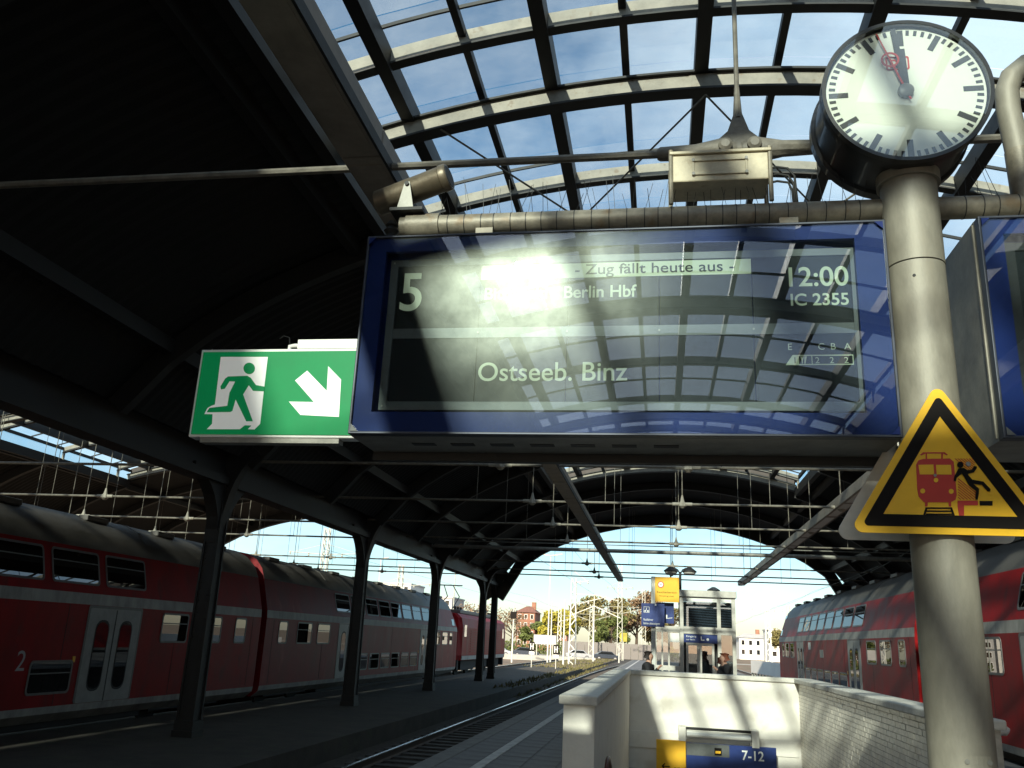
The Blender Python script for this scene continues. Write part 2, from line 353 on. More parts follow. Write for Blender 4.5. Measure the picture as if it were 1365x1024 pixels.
POLY = {'ex_door':[(-2.5181,3.199),(-2.226,3.1965),(-2.2234,3.0221),(-2.2231,2.9881),(-2.219,2.7996),(-2.2487,2.7663),(-2.2885,2.7677),(-2.2692,2.7894),(-2.3108,2.7908),(-2.3377,2.7674),(-2.5378,2.7662),(-2.5104,2.7981),(-2.5165,2.8544),(-2.5668,2.855),(-2.553,2.8906),(-2.5329,2.9033),(-2.5104,2.9119)],'ex_man':[(-2.4536,3.0786),(-2.335,3.0824),(-2.3112,3.0694),(-2.2746,3.0265),(-2.2211,3.0178),(-2.219,2.9898),(-2.2873,2.9925),(-2.3183,3.0266),(-2.3454,2.9713),(-2.2639,2.8135),(-2.3036,2.8133),(-2.3866,2.9416),(-2.3968,2.8741),(-2.4089,2.8673),(-2.5534,2.8652),(-2.5398,2.8906),(-2.4318,2.9035),(-2.43,2.9799),(-2.4049,3.0483),(-2.4405,3.0501),(-2.463,3.0056),(-2.4862,3.0013),(-2.4915,3.0185),(-2.4694,3.0657)],'ex_head':[(-2.2947,3.1269),(-2.2949,3.1163),(-2.2986,3.1067),(-2.3053,3.0991),(-2.3144,3.0943),(-2.325,3.0926),(-2.3361,3.0944),(-2.3467,3.0993),(-2.3555,3.107),(-2.3619,3.1167),(-2.3652,3.1274),(-2.365,3.1381),(-2.3614,3.1477),(-2.3547,3.1553),(-2.3455,3.1602),(-2.3348,3.1618),(-2.3236,3.16),(-2.3131,3.155),(-2.3042,3.1473),(-2.2979,3.1376)],'ex_arrow':[(-1.9756,3.1122),(-1.8448,2.9918),(-1.8527,3.1378),(-1.7676,3.0587),(-1.7568,2.8412),(-1.9851,2.8519),(-2.0628,2.9291),(-1.9135,2.9267),(-2.0415,3.0538)],'ex_face':[(-2.655,3.2505),(-2.6449,2.7221),(-1.6166,2.7259),(-1.6809,3.2423)],'ex_brk':[(-2.0713,3.3073),(-2.0656,3.2619),(-1.6784,3.2594),(-1.6832,3.3076)],'w_out':[(1.3264,2.9628),(0.9136,2.2596),(1.6414,2.2569)],'w_train':[(1.1958,2.58),(1.2076,2.6003),(1.2294,2.6079),(1.3474,2.6112),(1.3636,2.5959),(1.3621,2.4383),(1.3543,2.4159),(1.3325,2.4039),(1.2162,2.4016),(1.1949,2.4262),(1.1912,2.462)],'w_win1':[(1.2058,2.5783),(1.2718,2.581),(1.271,2.5337),(1.2079,2.5328)],'w_win2':[(1.2834,2.5793),(1.3487,2.5802),(1.3478,2.534),(1.2827,2.5339)],'w_l0':[(1.287,2.5069),(1.2856,2.5022),(1.2825,2.4983),(1.2783,2.4962),(1.2738,2.4961),(1.27,2.4981),(1.2675,2.5019),(1.267,2.5065),(1.2684,2.5113),(1.2715,2.5151),(1.2757,2.5173),(1.2802,2.5173),(1.284,2.5153),(1.2865,2.5116)],'w_l1':[(1.2249,2.4545),(1.2234,2.4494),(1.22,2.4453),(1.2155,2.443),(1.2106,2.4429),(1.2064,2.4451),(1.2037,2.4491),(1.2031,2.4541),(1.2046,2.4592),(1.208,2.4633),(1.2125,2.4657),(1.2174,2.4658),(1.2215,2.4636),(1.2242,2.4596)],'w_l2':[(1.3496,2.455),(1.3481,2.4499),(1.3448,2.4458),(1.3402,2.4435),(1.3354,2.4434),(1.3313,2.4456),(1.3287,2.4496),(1.3281,2.4546),(1.3296,2.4597),(1.333,2.4638),(1.3375,2.4661),(1.3423,2.4662),(1.3464,2.464),(1.349,2.46)],'w_l3':[(1.2815,2.5294),(1.2806,2.5262),(1.2785,2.5237),(1.2757,2.5222),(1.2727,2.5222),(1.2701,2.5235),(1.2685,2.526),(1.2681,2.5292),(1.269,2.5323),(1.2711,2.5349),(1.2739,2.5363),(1.2769,2.5364),(1.2795,2.535),(1.2811,2.5325)],'w_leg1':[(1.2204,2.4017),(1.2329,2.4019),(1.2296,2.3823),(1.2188,2.3821)],'w_leg2':[(1.3226,2.4037),(1.3342,2.404),(1.3324,2.3845),(1.3225,2.3842)],'w_panto':[(1.2167,2.628),(1.2321,2.6401),(1.3275,2.6411),(1.3407,2.6294),(1.3362,2.6256),(1.3202,2.6346),(1.3162,2.609),(1.3095,2.6089),(1.3118,2.6345),(1.2485,2.6338),(1.2471,2.6081),(1.2404,2.608),(1.2426,2.6338),(1.2223,2.6243)],'w_trk1':[(1.2209,2.3777),(1.2309,2.3779),(1.216,2.3395),(1.206,2.3392)],'w_trk2':[(1.327,2.3799),(1.3361,2.3801),(1.3449,2.3424),(1.3351,2.3422)],'w_slp':[[(1.2225,2.3777),(1.3353,2.3801),(1.3363,2.373),(1.2203,2.3705)],[(1.2213,2.3635),(1.334,2.3659),(1.335,2.3589),(1.2191,2.3563)],[(1.2201,2.3493),(1.3327,2.3518),(1.3337,2.3448),(1.2179,2.3422)]],'w_man':[(1.3806,2.5643),(1.4041,2.5664),(1.4172,2.5558),(1.4364,2.5579),(1.4498,2.5761),(1.4604,2.5744),(1.4603,2.5654),(1.4451,2.5454),(1.4239,2.5396),(1.4177,2.5359),(1.4351,2.5111),(1.482,2.5029),(1.5096,2.4677),(1.5068,2.457),(1.4954,2.4568),(1.4738,2.4867),(1.4381,2.4914),(1.4605,2.4686),(1.4565,2.4445),(1.4489,2.4178),(1.4391,2.4176),(1.4448,2.4594),(1.4185,2.4839),(1.3932,2.5392),(1.368,2.519),(1.363,2.5009),(1.3535,2.5052),(1.3589,2.5278)],'w_head':[(1.4038,2.5809),(1.4018,2.5742),(1.3973,2.5688),(1.3914,2.5657),(1.3851,2.5657),(1.3797,2.5686),(1.3762,2.5739),(1.3755,2.5806),(1.3775,2.5873),(1.3819,2.5927),(1.3879,2.5958),(1.3942,2.5959),(1.3996,2.5929),(1.403,2.5876)],'w_plat':[(1.363,2.4125),(1.451,2.4143),(1.4488,2.3922),(1.3889,2.3909),(1.3844,2.3433),(1.363,2.3428),(1.3604,2.385)],'w_plat2':[(1.4582,2.4127),(1.5137,2.4138),(1.5115,2.3926),(1.4561,2.3915)],'w_hatch':[[(1.3734,2.5146),(1.3762,2.5173),(1.4481,2.4506),(1.4453,2.4479)],[(1.3722,2.502),(1.375,2.5047),(1.4468,2.4381),(1.4441,2.4354)],[(1.3711,2.4894),(1.3738,2.4921),(1.4456,2.4257),(1.4429,2.423)],[(1.3699,2.4768),(1.3726,2.4796),(1.4369,2.4202),(1.4341,2.4175)],[(1.3687,2.4643),(1.3714,2.467),(1.4225,2.4199),(1.4198,2.4172)],[(1.3675,2.4518),(1.3703,2.4545),(1.4081,2.4196),(1.4054,2.4169)],[(1.3664,2.4393),(1.3691,2.442),(1.3937,2.4194),(1.391,2.4167)],[(1.3652,2.4268),(1.3679,2.4295),(1.3793,2.4191),(1.3766,2.4164)],[(1.3683,2.6114),(1.3725,2.6115),(1.4407,2.5446),(1.4366,2.5445)],[(1.3809,2.6116),(1.3851,2.6116),(1.4467,2.5511),(1.4425,2.551)],[(1.3934,2.6117),(1.3976,2.6117),(1.4494,2.5607),(1.4453,2.5607)],[(1.4059,2.6118),(1.4101,2.6119),(1.4522,2.5704),(1.448,2.5704)],[(1.4184,2.612),(1.4226,2.612),(1.4549,2.5801),(1.4508,2.5801)],[(1.4309,2.6121),(1.4351,2.6122),(1.4577,2.5898),(1.4536,2.5898)],[(1.4434,2.6123),(1.4476,2.6123),(1.4605,2.5996),(1.4563,2.5995)]]}
# ================================================================== SETTING
Z_TRACK, Z_LOW = -0.62, -0.42
HCX, HA, HB, HZS, HN = 0.55, 9.75, 4.75, 4.05, 1.8      # hall: centre x, half span, rise, springing height, curve exponent
ROW_L, ROW_R, Y_END = -9.2, 10.3, 49.4

g = MB().add([(-900, -400, -0.95), (900, -400, -0.95), (900, 1500, -0.95), (-900, 1500, -0.95)], [(0, 1, 2, 3)])
struct('ground', g, 'ground_far')
def strip(name, x0, x1, y0, y1, z, m, zb=-1.0): return struct(name, MB().box(x0, y0, zb, x1, y1, z), m)
strip('track_bed', -6.55, -3.36, -40, 160, -0.80, 'ballast'); strip('track_bed', -15.2, -11.9, -40, 200, -0.80, 'ballast'); strip('track_bed', 6.2, 9.9, -40, 140, -0.74, 'ballast')
strip('low_platform', -11.85, -6.6, -40, 78, Z_LOW, 'low_platform')
struct('grass_verge', MB().box(-11.8, 78.1, -1, -6.7, 150, -0.56), 'ground_far')

# main platform with the stair opening left free
SX0, SX1, SY0, SY1 = -0.70, 3.0, 9.6, 21.3
pf = MB()
for (x0, x1, y0, y1) in ((-3.02, SX0 - 0.2, -40, 110), (SX0 - 0.2, SX1 + 0.2, -40, SY0), (SX0 - 0.2, SX1 + 0.2, SY1 + 0.2, 110), (SX1 + 0.2, 5.86, -40, 110)):
    pf.box(x0, y0, -0.95, x1, y1, 0.0)
platform = struct('platform', pf, 'platform_paving')
for x0, x1 in ((-3.3, -3.024), (5.864, 6.14)):
    k = MB()
    for i in range(150): k.box(x0, -40 + i, -0.95, x1, -40 + i + 0.99, 0.012)
    struct('kerb', k, 'kerb_stone', platform, bevel=0.01)
MB().box(-2.55, -40, 0.0, -2.40, 110, 0.011).build('edge_line', 'edge_white', platform)
MB().box(5.1, -40, 0.0, 5.25, 110, 0.011).build('edge_line', 'edge_white', platform)
slab = None
for ix, x in enumerate((-3.0, -2.36, -1.89, -1.42)):
    wd = 0.44
    for iy in range(34):
        y = 9.5 + iy * 0.47 + (0.2 if ix % 2 else 0)
        if slab is None:
            slab = MB().box(-3.0, 9.5, 0.0, -3.0 + 0.43, 9.5 + 0.455, 0.008).build('paving_slab', 'paving_slab', platform); base = slab.location.copy()
        else:
            c = clone(slab, platform, (x + 3.0, y - 9.5, random.uniform(-0.002, 0.002)))

def rail_curve(y): return (y - 62) ** 2 / 2300 if y > 62 else 0.0
def track(xc, y0, y1, zr, label, sleepers=True, curve=False):
    t = thing('railway_track', label, 'track', (xc, 0, zr))
    for sx in (-0.75, 0.75):
        ys = [y0] + [y for y in range(int(y0) + 4, int(y1), 6)] + [y1]
        for nm, prof, mm in (('rail', [(-0.07, -0.15), (0.07, -0.15), (0.018, -0.12), (0.018, -0.04), (0.036, -0.035), (0.036, -0.004), (-0.036, -0.004), (-0.036, -0.035), (-0.018, -0.04), (-0.018, -0.12)], 'rail_side'),
                             ('rail_head', [(-0.030, -0.006), (0.030, -0.006), (0.028, 0.002), (-0.028, 0.002)], 'rail_top')):
            vsx, fs = [], []; n = len(prof)
            for y in ys:
                cxx = xc + sx + (rail_curve(y) if curve else 0); vsx += [(cxx + a, y, zr + b) for a, b in prof]
            for i in range(len(ys) - 1):
                for k in range(n): fs.append((i * n + k, i * n + (k + 1) % n, (i + 1) * n + (k + 1) % n, (i + 1) * n + k))
            MB().add(vsx, fs).build(nm, mm, t)
    if sleepers:
        s0 = MB().box(xc - 1.28, 10, zr - 0.24, xc + 1.28, 10.25, zr - 0.14).build('sleeper', 'sleeper', t)
        for k in range(1, 140):
            y = 10 + k * 0.63; clone(s0, t, (rail_curve(y) if curve else 0, k * 0.63, 0))
    return t
track(-4.82, -40, 230, Z_TRACK, 'empty track with a shiny rail between the platform and the iron columns', True, True)
track(-13.4, -40, 200, Z_TRACK, 'track under the red double deck train behind the iron columns', False)
track(7.8, -40, 140, -0.38, 'track under the red double deck train right of the stairwell', False)

# ================================================================== STATION HALL
def vault(cx, t):      # t 0..1 from left springing over the crown to the right springing
    a = math.pi * (1 - t); c, s_ = math.cos(a), math.sin(a)
    return (cx + HA * math.copysign(abs(c) ** (2 / HN), c), HZS + HB * max(0.0, s_) ** (2 / HN))
def vault_pts(cx, x_from, x_to, n):
    pts = []
    for i in range(n + 1):
        u = i / n; x = x_from + (x_to - x_from) * (1 - (1 - u) ** 2 if x_from < cx - 6 else (u ** 2 if x_to > cx + 6 else u))
        q = min(1.0, abs(x - cx) / HA); pts.append((x, HZS + HB * max(0.0, 1 - q ** HN) ** (1 / HN)))
    return pts
HC = 9.36                                   # the vault sheets stop above the girders
LW = 4.87                                   # half width of the skylight
LR = (LW ** 2 + 0.75 ** 2) / 1.5; GZ = 9.2  # skylight arc radius and crown height
def sky_z(dx, crown=GZ): return crown - LR + math.sqrt(LR * LR - dx * dx)
PUR0 = [-4.87, -3.92, -2.94, -1.96, -0.98, 0.0, 0.98, 1.96, 2.94, 3.92, 4.87]
FRAMES = [5.57, 17.05, 21.7, 26.1, 30.4, 39.1, 43.6, 47.0]
def hall(cx, name, label, detail, y_end=Y_END, LW=4.87, SKY0=-52.0, SKY1=36.0):
    PUR = [q * LW / 4.87 for q in PUR0]; LR = (LW ** 2 + 0.75 ** 2) / 1.5
    def sky_z(dx, crown=GZ): return crown - LR + math.sqrt(max(0.0, LR * LR - dx * dx))
    h = thing(name, label, 'station hall', (cx, 0, 0))
    # dark vault sheets left and right of the skylight, ribbed every 0.24 m where it can be seen
    def sheet(x0, x1, y0, y1, rib):
        pts = vault_pts(cx, x0, x1, 14); m = MB()
        ny = max(1, int(round((y1 - y0) / 0.12))) if rib else max(1, int((y1 - y0) / 5)); n = len(pts)
        for j in range(ny + 1):
            y = y0 + (y1 - y0) * j / ny; dz = (0.022 if (j // 1) % 2 else 0.0) if rib else 0.0
            m.v += [(x, y, z + dz) for x, z in pts]
        for j in range(ny):
            for i in range(n - 1): m.f.append((j * n + i, j * n + i + 1, (j + 1) * n + i + 1, (j + 1) * n + i))
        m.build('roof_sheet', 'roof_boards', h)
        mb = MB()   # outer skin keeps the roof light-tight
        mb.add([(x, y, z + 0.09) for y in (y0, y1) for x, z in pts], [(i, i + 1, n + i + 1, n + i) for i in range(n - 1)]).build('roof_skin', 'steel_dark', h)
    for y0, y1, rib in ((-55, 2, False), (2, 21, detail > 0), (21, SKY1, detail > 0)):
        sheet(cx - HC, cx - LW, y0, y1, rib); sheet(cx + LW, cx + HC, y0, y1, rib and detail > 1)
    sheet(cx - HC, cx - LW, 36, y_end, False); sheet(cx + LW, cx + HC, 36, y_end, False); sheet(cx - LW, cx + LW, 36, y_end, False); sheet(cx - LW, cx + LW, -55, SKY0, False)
    # transverse ribs
    full = vault_pts(cx, cx - HA, cx, 16); full += [(2 * cx - x, z) for x, z in full[-2::-1]]
    lft = vault_pts(cx, cx - HC, cx - LW, 12); part = vault_pts(cx, cx - HC, cx, 16); part += [(2 * cx - x, z) for x, z in part[-2::-1]]; rgt = [(2 * cx - x, z) for x, z in lft[::-1]]
    for y in [-40.0, -28.0, -16.0, -5.0, 5.57, 12.3, 17.05, 21.7, 26.1, 30.4, 35.8]:
        for p in (lft, rgt): MB().band([(x, z - 0.01) for x, z in p], y - 0.09, y + 0.09, 0.34).build('arch_rib', 'steel_dark', h)
    for y, dpt, wd in ((39.1, 0.3, 0.1), (43.6, 0.3, 0.1), (y_end - 0.15, 0.55, 0.16)):
        MB().band([(x, z - 0.01) for x, z in (full if y > 48 else part)], y - wd, y + wd, dpt).build('arch_rib', 'steel_dark', h)
    for q in (0.16, 0.30):   # longitudinal purlins under the sheets
        for sgn in (0, 1):
            x, z = vault(cx, q if not sgn else 1 - q); MB().beam((x, -50, z - 0.14), (x, y_end, z - 0.14), 0.16, 0.24).build('purlin', 'steel_dark', h)
    for sgn in (-1, 1):      # skylight curb beams on both sides
        x = cx + sgn * (LW + 0.02); z = vault_pts(cx, cx - LW, cx - LW + 0.01, 1)[0][1]
        MB().box(x - 0.09, SKY0, z - 0.28, x + 0.09, SKY1, z + 0.06).build('skylight_curb', 'steel_dark', h)
    # skylight: purlins, white arches, glass
    ARCS = [8.72 + 3.75 * k for k in range(-16, 8)] if detail else [8.72 + 7.5 * k for k in range(-8, 4)]
    for j, dx in enumerate(PUR):
        wide = j % 2 == 1; zc = sky_z(dx) - (0.17 if wide else 0.08)
        MB().box(cx + dx - (0.088 if wide else 0.048), SKY0, zc - (0.14 if wide else 0.06), cx + dx + (0.088 if wide else 0.048), SKY1, zc + (0.14 if wide else 0.05)).build('skylight_purlin', 'steel_dark', h)
    arc = [(cx + dx, sky_z(dx)) for dx in [(-LW + 2 * LW * i / 24) for i in range(25)]]
    for y in ARCS:
        if y > SKY1 - 0.5 or y < SKY0: continue
        MB().band([(x, z - 0.04) for x, z in arc], y, y + 0.09, 0.20).build('skylight_arch', 'rib_paint', h)
        MB().band([(x, z - 0.245) for x, z in arc], y - 0.02, y + 0.13, 0.025).build('arch_flange', 'steel_dark', h)
        if detail:
            MB().band([(x, z - 0.012) for x, z in arc], y - 0.40, y - 0.37, 0.045).build('glazing_bar', 'steel_dark', h)
            MB().band([(x, z - 0.012) for x, z in arc], y + 1.80, y + 1.83, 0.05).build('glazing_bar', 'steel_dark', h)
        for sgn in (-1, 1):
            x = cx + sgn * (LW - 0.05); MB().box(x - 0.04, y + 0.01, 7.9, x + 0.04, y + 0.08, sky_z(LW) - 0.05).build('skylight_post', 'rib_paint', h)
    for y in ([q for q in [9.92, 17.4, 26.3, 35.85, 0.5, -9, -18.5, -28, -37.5] if q > SKY0] if detail else [17.05, 35.85]):
        low = [(x, z - 0.30) for x, z in arc]
        rb = MB().band(low, y - 0.05, y + 0.05, 0.24).build('main_rib', 'rib_paint', h)
        MB().band([(x, z + 0.02) for x, z in low], y - 0.11, y + 0.11, 0.03).build('rib_flange', 'steel_dark', h)
        MB().band([(x, z - 0.24) for x, z in low], y - 0.11, y + 0.11, 0.03).build('rib_flange', 'steel_dark', h)
        if detail and 5 < y < 20:
            rv = MB()
            for i in range(60):
                dx = -LW + 2 * LW * (i + 0.5) / 60
                for zz in (0.325, 0.515): rv.lathe([(0.011, -0.057), (0.009, -0.062)], (cx + dx, y, sky_z(dx) - zz), 'Y', 6)
            rv.build('rivets', 'rod_paint', h)['kind'] = 'stuff'
            for dx in (-LW + 0.35, 0.0, LW - 0.35):
                MB().box(cx + dx - 0.16, y - 0.058, sky_z(dx) - 0.52, cx + dx + 0.16, y - 0.0515, sky_z(dx) - 0.32).build('splice_plate', 'rib_paint', h)
    # panes
    rest = MB()
    def pane_pts(j, y0, y1):
        a, b = PUR[j] + 0.02, PUR[j + 1] - 0.02
        return [(cx + a, y0, sky_z(a) + 0.01), (cx + b, y0, sky_z(b) + 0.01), (cx + b, y1, sky_z(b) + 0.01), (cx + a, y1, sky_z(a) + 0.01)]
    bays = [(SKY0 + 1.824 * k, SKY0 + 1.824 * (k + 1)) for k in range(int((SKY1 - SKY0) / 1.824))]
    proto = {}
    for j in range(10):
        for (y0, y1) in bays:
            if detail == 2 and y0 > 5.5:
                if j not in proto:
                    proto[j] = MB().add(pane_pts(j, y0, y1 - 0.015), [(0, 1, 2, 3)]).build('glass_pane', 'roof_glass', h); proto[j, 0] = y0
                else: clone(proto[j], h, (0, y0 - proto[j, 0], 0))
            else: rest.add(pane_pts(j, y0, y1 - 0.015), [(0, 1, 2, 3)])
    rest.build('glazing', 'roof_glass', h)['kind'] = 'stuff'
    for sgn in (-1, 1):
        x = cx + sgn * (LW + 0.03); MB().add([(x, SKY0, 7.95), (x, SKY1, 7.95), (x, SKY1, 8.42), (x, SKY0, 8.42)], [(0, 1, 2, 3)]).build('side_glazing', 'roof_glass', h)
    e = MB()   # closing board where the skylight ends
    zz = [(cx + dx, sky_z(dx) + 0.02) for dx in [(-LW + 2 * LW * i / 24) for i in range(25)]]
    vv = vault_pts(cx, cx - LW, cx + LW, 24)
    e.add([(x, SKY1 + 0.02, z) for x, z in zz] + [(x, SKY1 + 0.02, z - 0.05) for x, z in vv], [(i, i + 1, 26 + i, 25 + i) for i in range(24)]).build('skylight_end', 'steel_dark', h)
    # tie rods with their fittings and hangers
    for y in FRAMES:
        if detail == 0: continue
        th = 0.030
        zt = 5.10 if detail == 2 else 5.0
        rod = MB().tube((cx - HA + 0.15, y, zt), (cx + HA - 0.15, y, zt), th, 8).build('tie_rod', 'rod_paint', h, True)
        for fx in (-3.75, 0.0, 3.75):
            if y < 6: continue
            f = MB().lathe([(0.045, -0.10), (0.10, -0.05), (0.10, 0.0), (0.05, 0.08), (0.02, 0.22)], (cx + fx, y, zt), 'Z', 8)
            f.tube((cx + fx - 0.24, y, zt), (cx + fx + 0.24, y, zt), 0.045, 8)
            f.build('rod_fitting', 'rib_paint', h, True)
            top = (sky_z(fx) - 0.3) if y < 36 else vault_pts(cx, cx + fx, cx + fx + 0.01, 1)[0][1]
            MB().tube((cx + fx, y, zt + 0.1), (cx + fx, y, top), 0.013, 6).build('hanger', 'rod_paint', h)
        for fx in (-5.2, -1.9, 2.1, 5.6):
            if y > 12:
                top = vault_pts(cx, cx + fx, cx + fx + 0.01, 1)[0][1]; MB().tube((cx + fx, y, zt), (cx + fx, y, top), 0.008, 5).build('hanger', 'rod_paint', h)
    return h
H = hall(HCX, 'station_hall', 'dark arched platform hall with a curved glass skylight overhead', 2)
hall(HCX - 19.5, 'neighbouring_hall', 'dark arched hall over the red train left of the iron columns', 1, LW=5.2, SKY0=-12.0)
hall(HCX + 19.5, 'neighbouring_hall', 'plain unseen hall added beyond the right train to keep sky light out', 0, SKY0=4.0)  # added out of view to block sky light; skylight shortened to cut ambient

# near tie rod: forged joint with hanger, and the crossing stays of the frame behind it
jx = 0.56
m = MB().prism([(jx - 0.02, 5.42), (jx + 0.02, 5.42), (jx + 0.075, 5.25), (jx + 0.17, 5.16), (jx + 0.14, 5.03), (jx - 0.14, 5.03), (jx - 0.17, 5.16), (jx - 0.075, 5.25)], XZ, 5.545, 5.595)
m.build('joint_plate', 'rod_paint', H, bevel=0.006)
for s in (-1, 1):
    MB().path([(jx + s * 0.02, 5.57, 5.10), (jx + s * 0.12, 5.57, 5.10), (jx + s * 0.30, 5.57, 5.10), (jx + s * 0.55, 5.57, 5.10), (jx + s * 0.57, 5.57, 5.10)], [0.06, 0.095, 0.06, 0.052, 0.04], 10).build('rod_eye', 'rod_paint', H, True)
    MB().lathe([(0.05, -0.075), (0.05, -0.10), (0.03, -0.115)], (jx + s * 0.10, 5.57, 5.10), 'Y', 12).build('joint_bolt', 'rod_paint', H, True)
MB().tube((jx, 5.57, 5.40), (jx, 5.57, 8.7), 0.017, 8).build('hanger', 'rod_paint', H)
MB().tube((jx, 5.57, 5.36), (jx, 5.57, 5.62), 0.034, 8, 0.018).build('hanger_socket', 'rod_paint', H, True)
for a, b in (((-2.9, 9.85, 8.25), (0.2, 12.4, 7.1)), ((0.6, 9.85, 8.55), (-2.2, 12.4, 7.1)), ((0.6, 9.85, 8.55), (3.2, 12.4, 7.1)), ((4.0, 9.85, 8.25), (1.1, 12.4, 7.1)),
             ):
    MB().tube(a, b, 0.014, 6).build('stay', 'rod_paint', H)
MB().path([(HCX - HA + 0.3, 33.6, 5.12), (HCX + HA - 0.3, 33.6, 5.12)], 0.075, 10).build('cross_pipe', 'zinc_dull', H, True)
MB().path([(HCX - HA + 0.3, 33.6, 5.34), (HCX + HA - 0.3, 33.6, 5.34)], 0.02, 6).build('cross_pipe', 'zinc_dull', H, True)

# iron columns with curved brackets, longitudinal girders
COLS = [-30.0, -20.6, -11.2, -1.8, 7.6, 17.0, 26.4, 35.8, 46.0, 49.3]
for row, lab in ((ROW_L, 'L'), (ROW_R, 'R')):
    for y in COLS:
        c = MB(); zb = Z_LOW if row < 0 else -0.9
        for k, (wz, z0, z1) in enumerate(((0.44, zb, zb + 0.12), (0.40, zb + 0.12, zb + 0.30))):
            c.box(row - wz / 2, y - wz / 2, z0, row + wz / 2, y + wz / 2, z1)
        body = MB()
        # tapered box shaft with raised corner angles
        for (sx, sy) in ((0, 0),):
            a0, a1 = 0.155, 0.125; z0, z1 = zb + 0.30, 4.75
            body.add([(row - a0, y - a0, z0), (row + a0, y - a0, z0), (row + a0, y + a0, z0), (row - a0, y + a0, z0), (row - a1, y - a1, z1), (row + a1, y - a1, z1), (row + a1, y + a1, z1), (row - a1, y + a1, z1)],
                     [(0, 3, 2, 1), (4, 5, 6, 7), (0, 1, 5, 4), (1, 2, 6, 5), (2, 3, 7, 6), (3, 0, 4, 7)])
            for sx in (-1, 1):
                for sy in (-1, 1):
                    body.beam((row + sx * 0.16, y + sy * 0.16, z0), (row + sx * 0.13, y + sy * 0.13, z1), 0.045, 0.045)
        shaft = body.build('column', 'steel_dark', H)
        c.build('column_base', 'steel_dark', shaft)
        if row < 0 and 15 < y < 40:
            rv = MB()
            for i in range(34):
                z = zb + 0.55 + i * 0.12; hw = 0.160 - 0.030 * (z - zb) / 5.2
                for dx in (-0.09, 0.09): rv.lathe([(0.022, -hw + 0.01 - 0.0), (0.016, -hw - 0.006)], (row + dx, y, z), 'Y', 6)
                for dy in (-0.09, 0.09): rv.lathe([(0.022, hw - 0.01), (0.016, hw + 0.006)], (row, y + dy, z), 'X', 6)
            rv.build('rivets', 'steel_dark', shaft)['kind'] = 'stuff'
        for s in (-1, 1):
            br = []; L_, hh = 1.25, 1.35
            for i in range(9):
                u = i / 8 * math.pi / 2; br.append((y + s * (0.15 + L_ * (1 - math.cos(u))), 3.35 + hh * math.sin(u)))
            poly = br + [(y + s * 1.4, 4.82), (y, 4.82), (y, 3.35)]
            MB().prism(poly, lambda a, b, d: (d, a, b), row - 0.13, row + 0.13).build('column_bracket', 'steel_dark', shaft)
            brx = [(row + s * (0.12 + 0.75 * (1 - math.cos(i / 8 * math.pi / 2))), 3.3 + 1.9 * math.sin(i / 8 * math.pi / 2)) for i in range(9)]
            MB().prism(brx + [(row + s * 0.5, 5.5), (row, 5.4), (row, 3.3)], XZ, y - 0.12, y + 0.12).build('column_bracket', 'steel_dark', shaft)
    gd = MB().box(row - 0.22, -55, 4.55, row + 0.22, Y_END, 4.72).box(row - 0.06, -55, 4.72, row + 0.06, Y_END, 5.25).box(row - 0.28, -55, 5.25, row + 0.28, Y_END, 5.36)
    gd.build('girder', 'steel_dark', H)
    MB().box(row - 0.5, -55, 5.4, row + 0.5, Y_END, 5.46).build('valley_gutter', 'steel_dark', H)

# overhead wires (contact wire and carrier) above the three tracks
for x, lab in ((-4.82, 'overhead wire above the empty track'), (-13.4, 'overhead wire above the left red train'), (7.8, 'overhead wire above the right red train')):
    t = thing('overhead_wire', lab, 'wire', (x, 0, 4.75))
    MB().tube((x, 33.6, 4.85), (x + 2, 140, 4.85), 0.006, 5).build('contact_wire', 'steel_black', t)
    pts = [(x + (y + 40) / 60, y, 5.25 + 0.25 * (((y - 33.6) / 23) % 1 - 0.5) ** 2 * 4) for y in range(34, 141, 4)]
    MB().path(pts, 0.006, 5).build('carrier_wire', 'steel_black', t)

# suspended light troughs along both platform edges
for x, lab in ((-2.17, 'long grey light trough hung above the left platform edge'), (4.30, 'long grey light trough hung above the right platform edge')):
    t = thing('light_trough', lab, 'light trough', (x, 0, 5.1), 'light troughs along the platform')
    y = -30.0; k = 0
    while y < 49.0:
        y1 = min(y + 4.42, 49.2)
        MB().box(x - 0.155, y, 5.06, x + 0.155, y1 - 0.012, 5.30).build('housing', 'trough_paint', t, bevel=0.012)
        for q in range(2):
            MB().box(x - 0.10, y + 0.12 + q * 2.15, 5.052, x + 0.10, y + 2.05 + q * 2.15, 5.075).build('lamp_cover', 'lamp_lens', t) if x > 0 else MB().box(x - 0.125, y + 0.10 + q * 2.15, 5.054, x + 0.125, y + 2.10 + q * 2.15, 5.075).build('lamp_cover', 'trough_paint', t)
        y = y1; k += 1
    MB().box(x + 0.155, -30, 5.05, x + 0.175, 49.2, 5.14).build('cable_rail', 'steel_dark', t)
    for y in (5.9,):
        MB().lathe([(0.055, 0), (0.055, -0.012), (0.04, -0.02)], (x - 0.02, y, 5.06), 'Z', 16).build('sensor_plate', 'steel_dark', t)
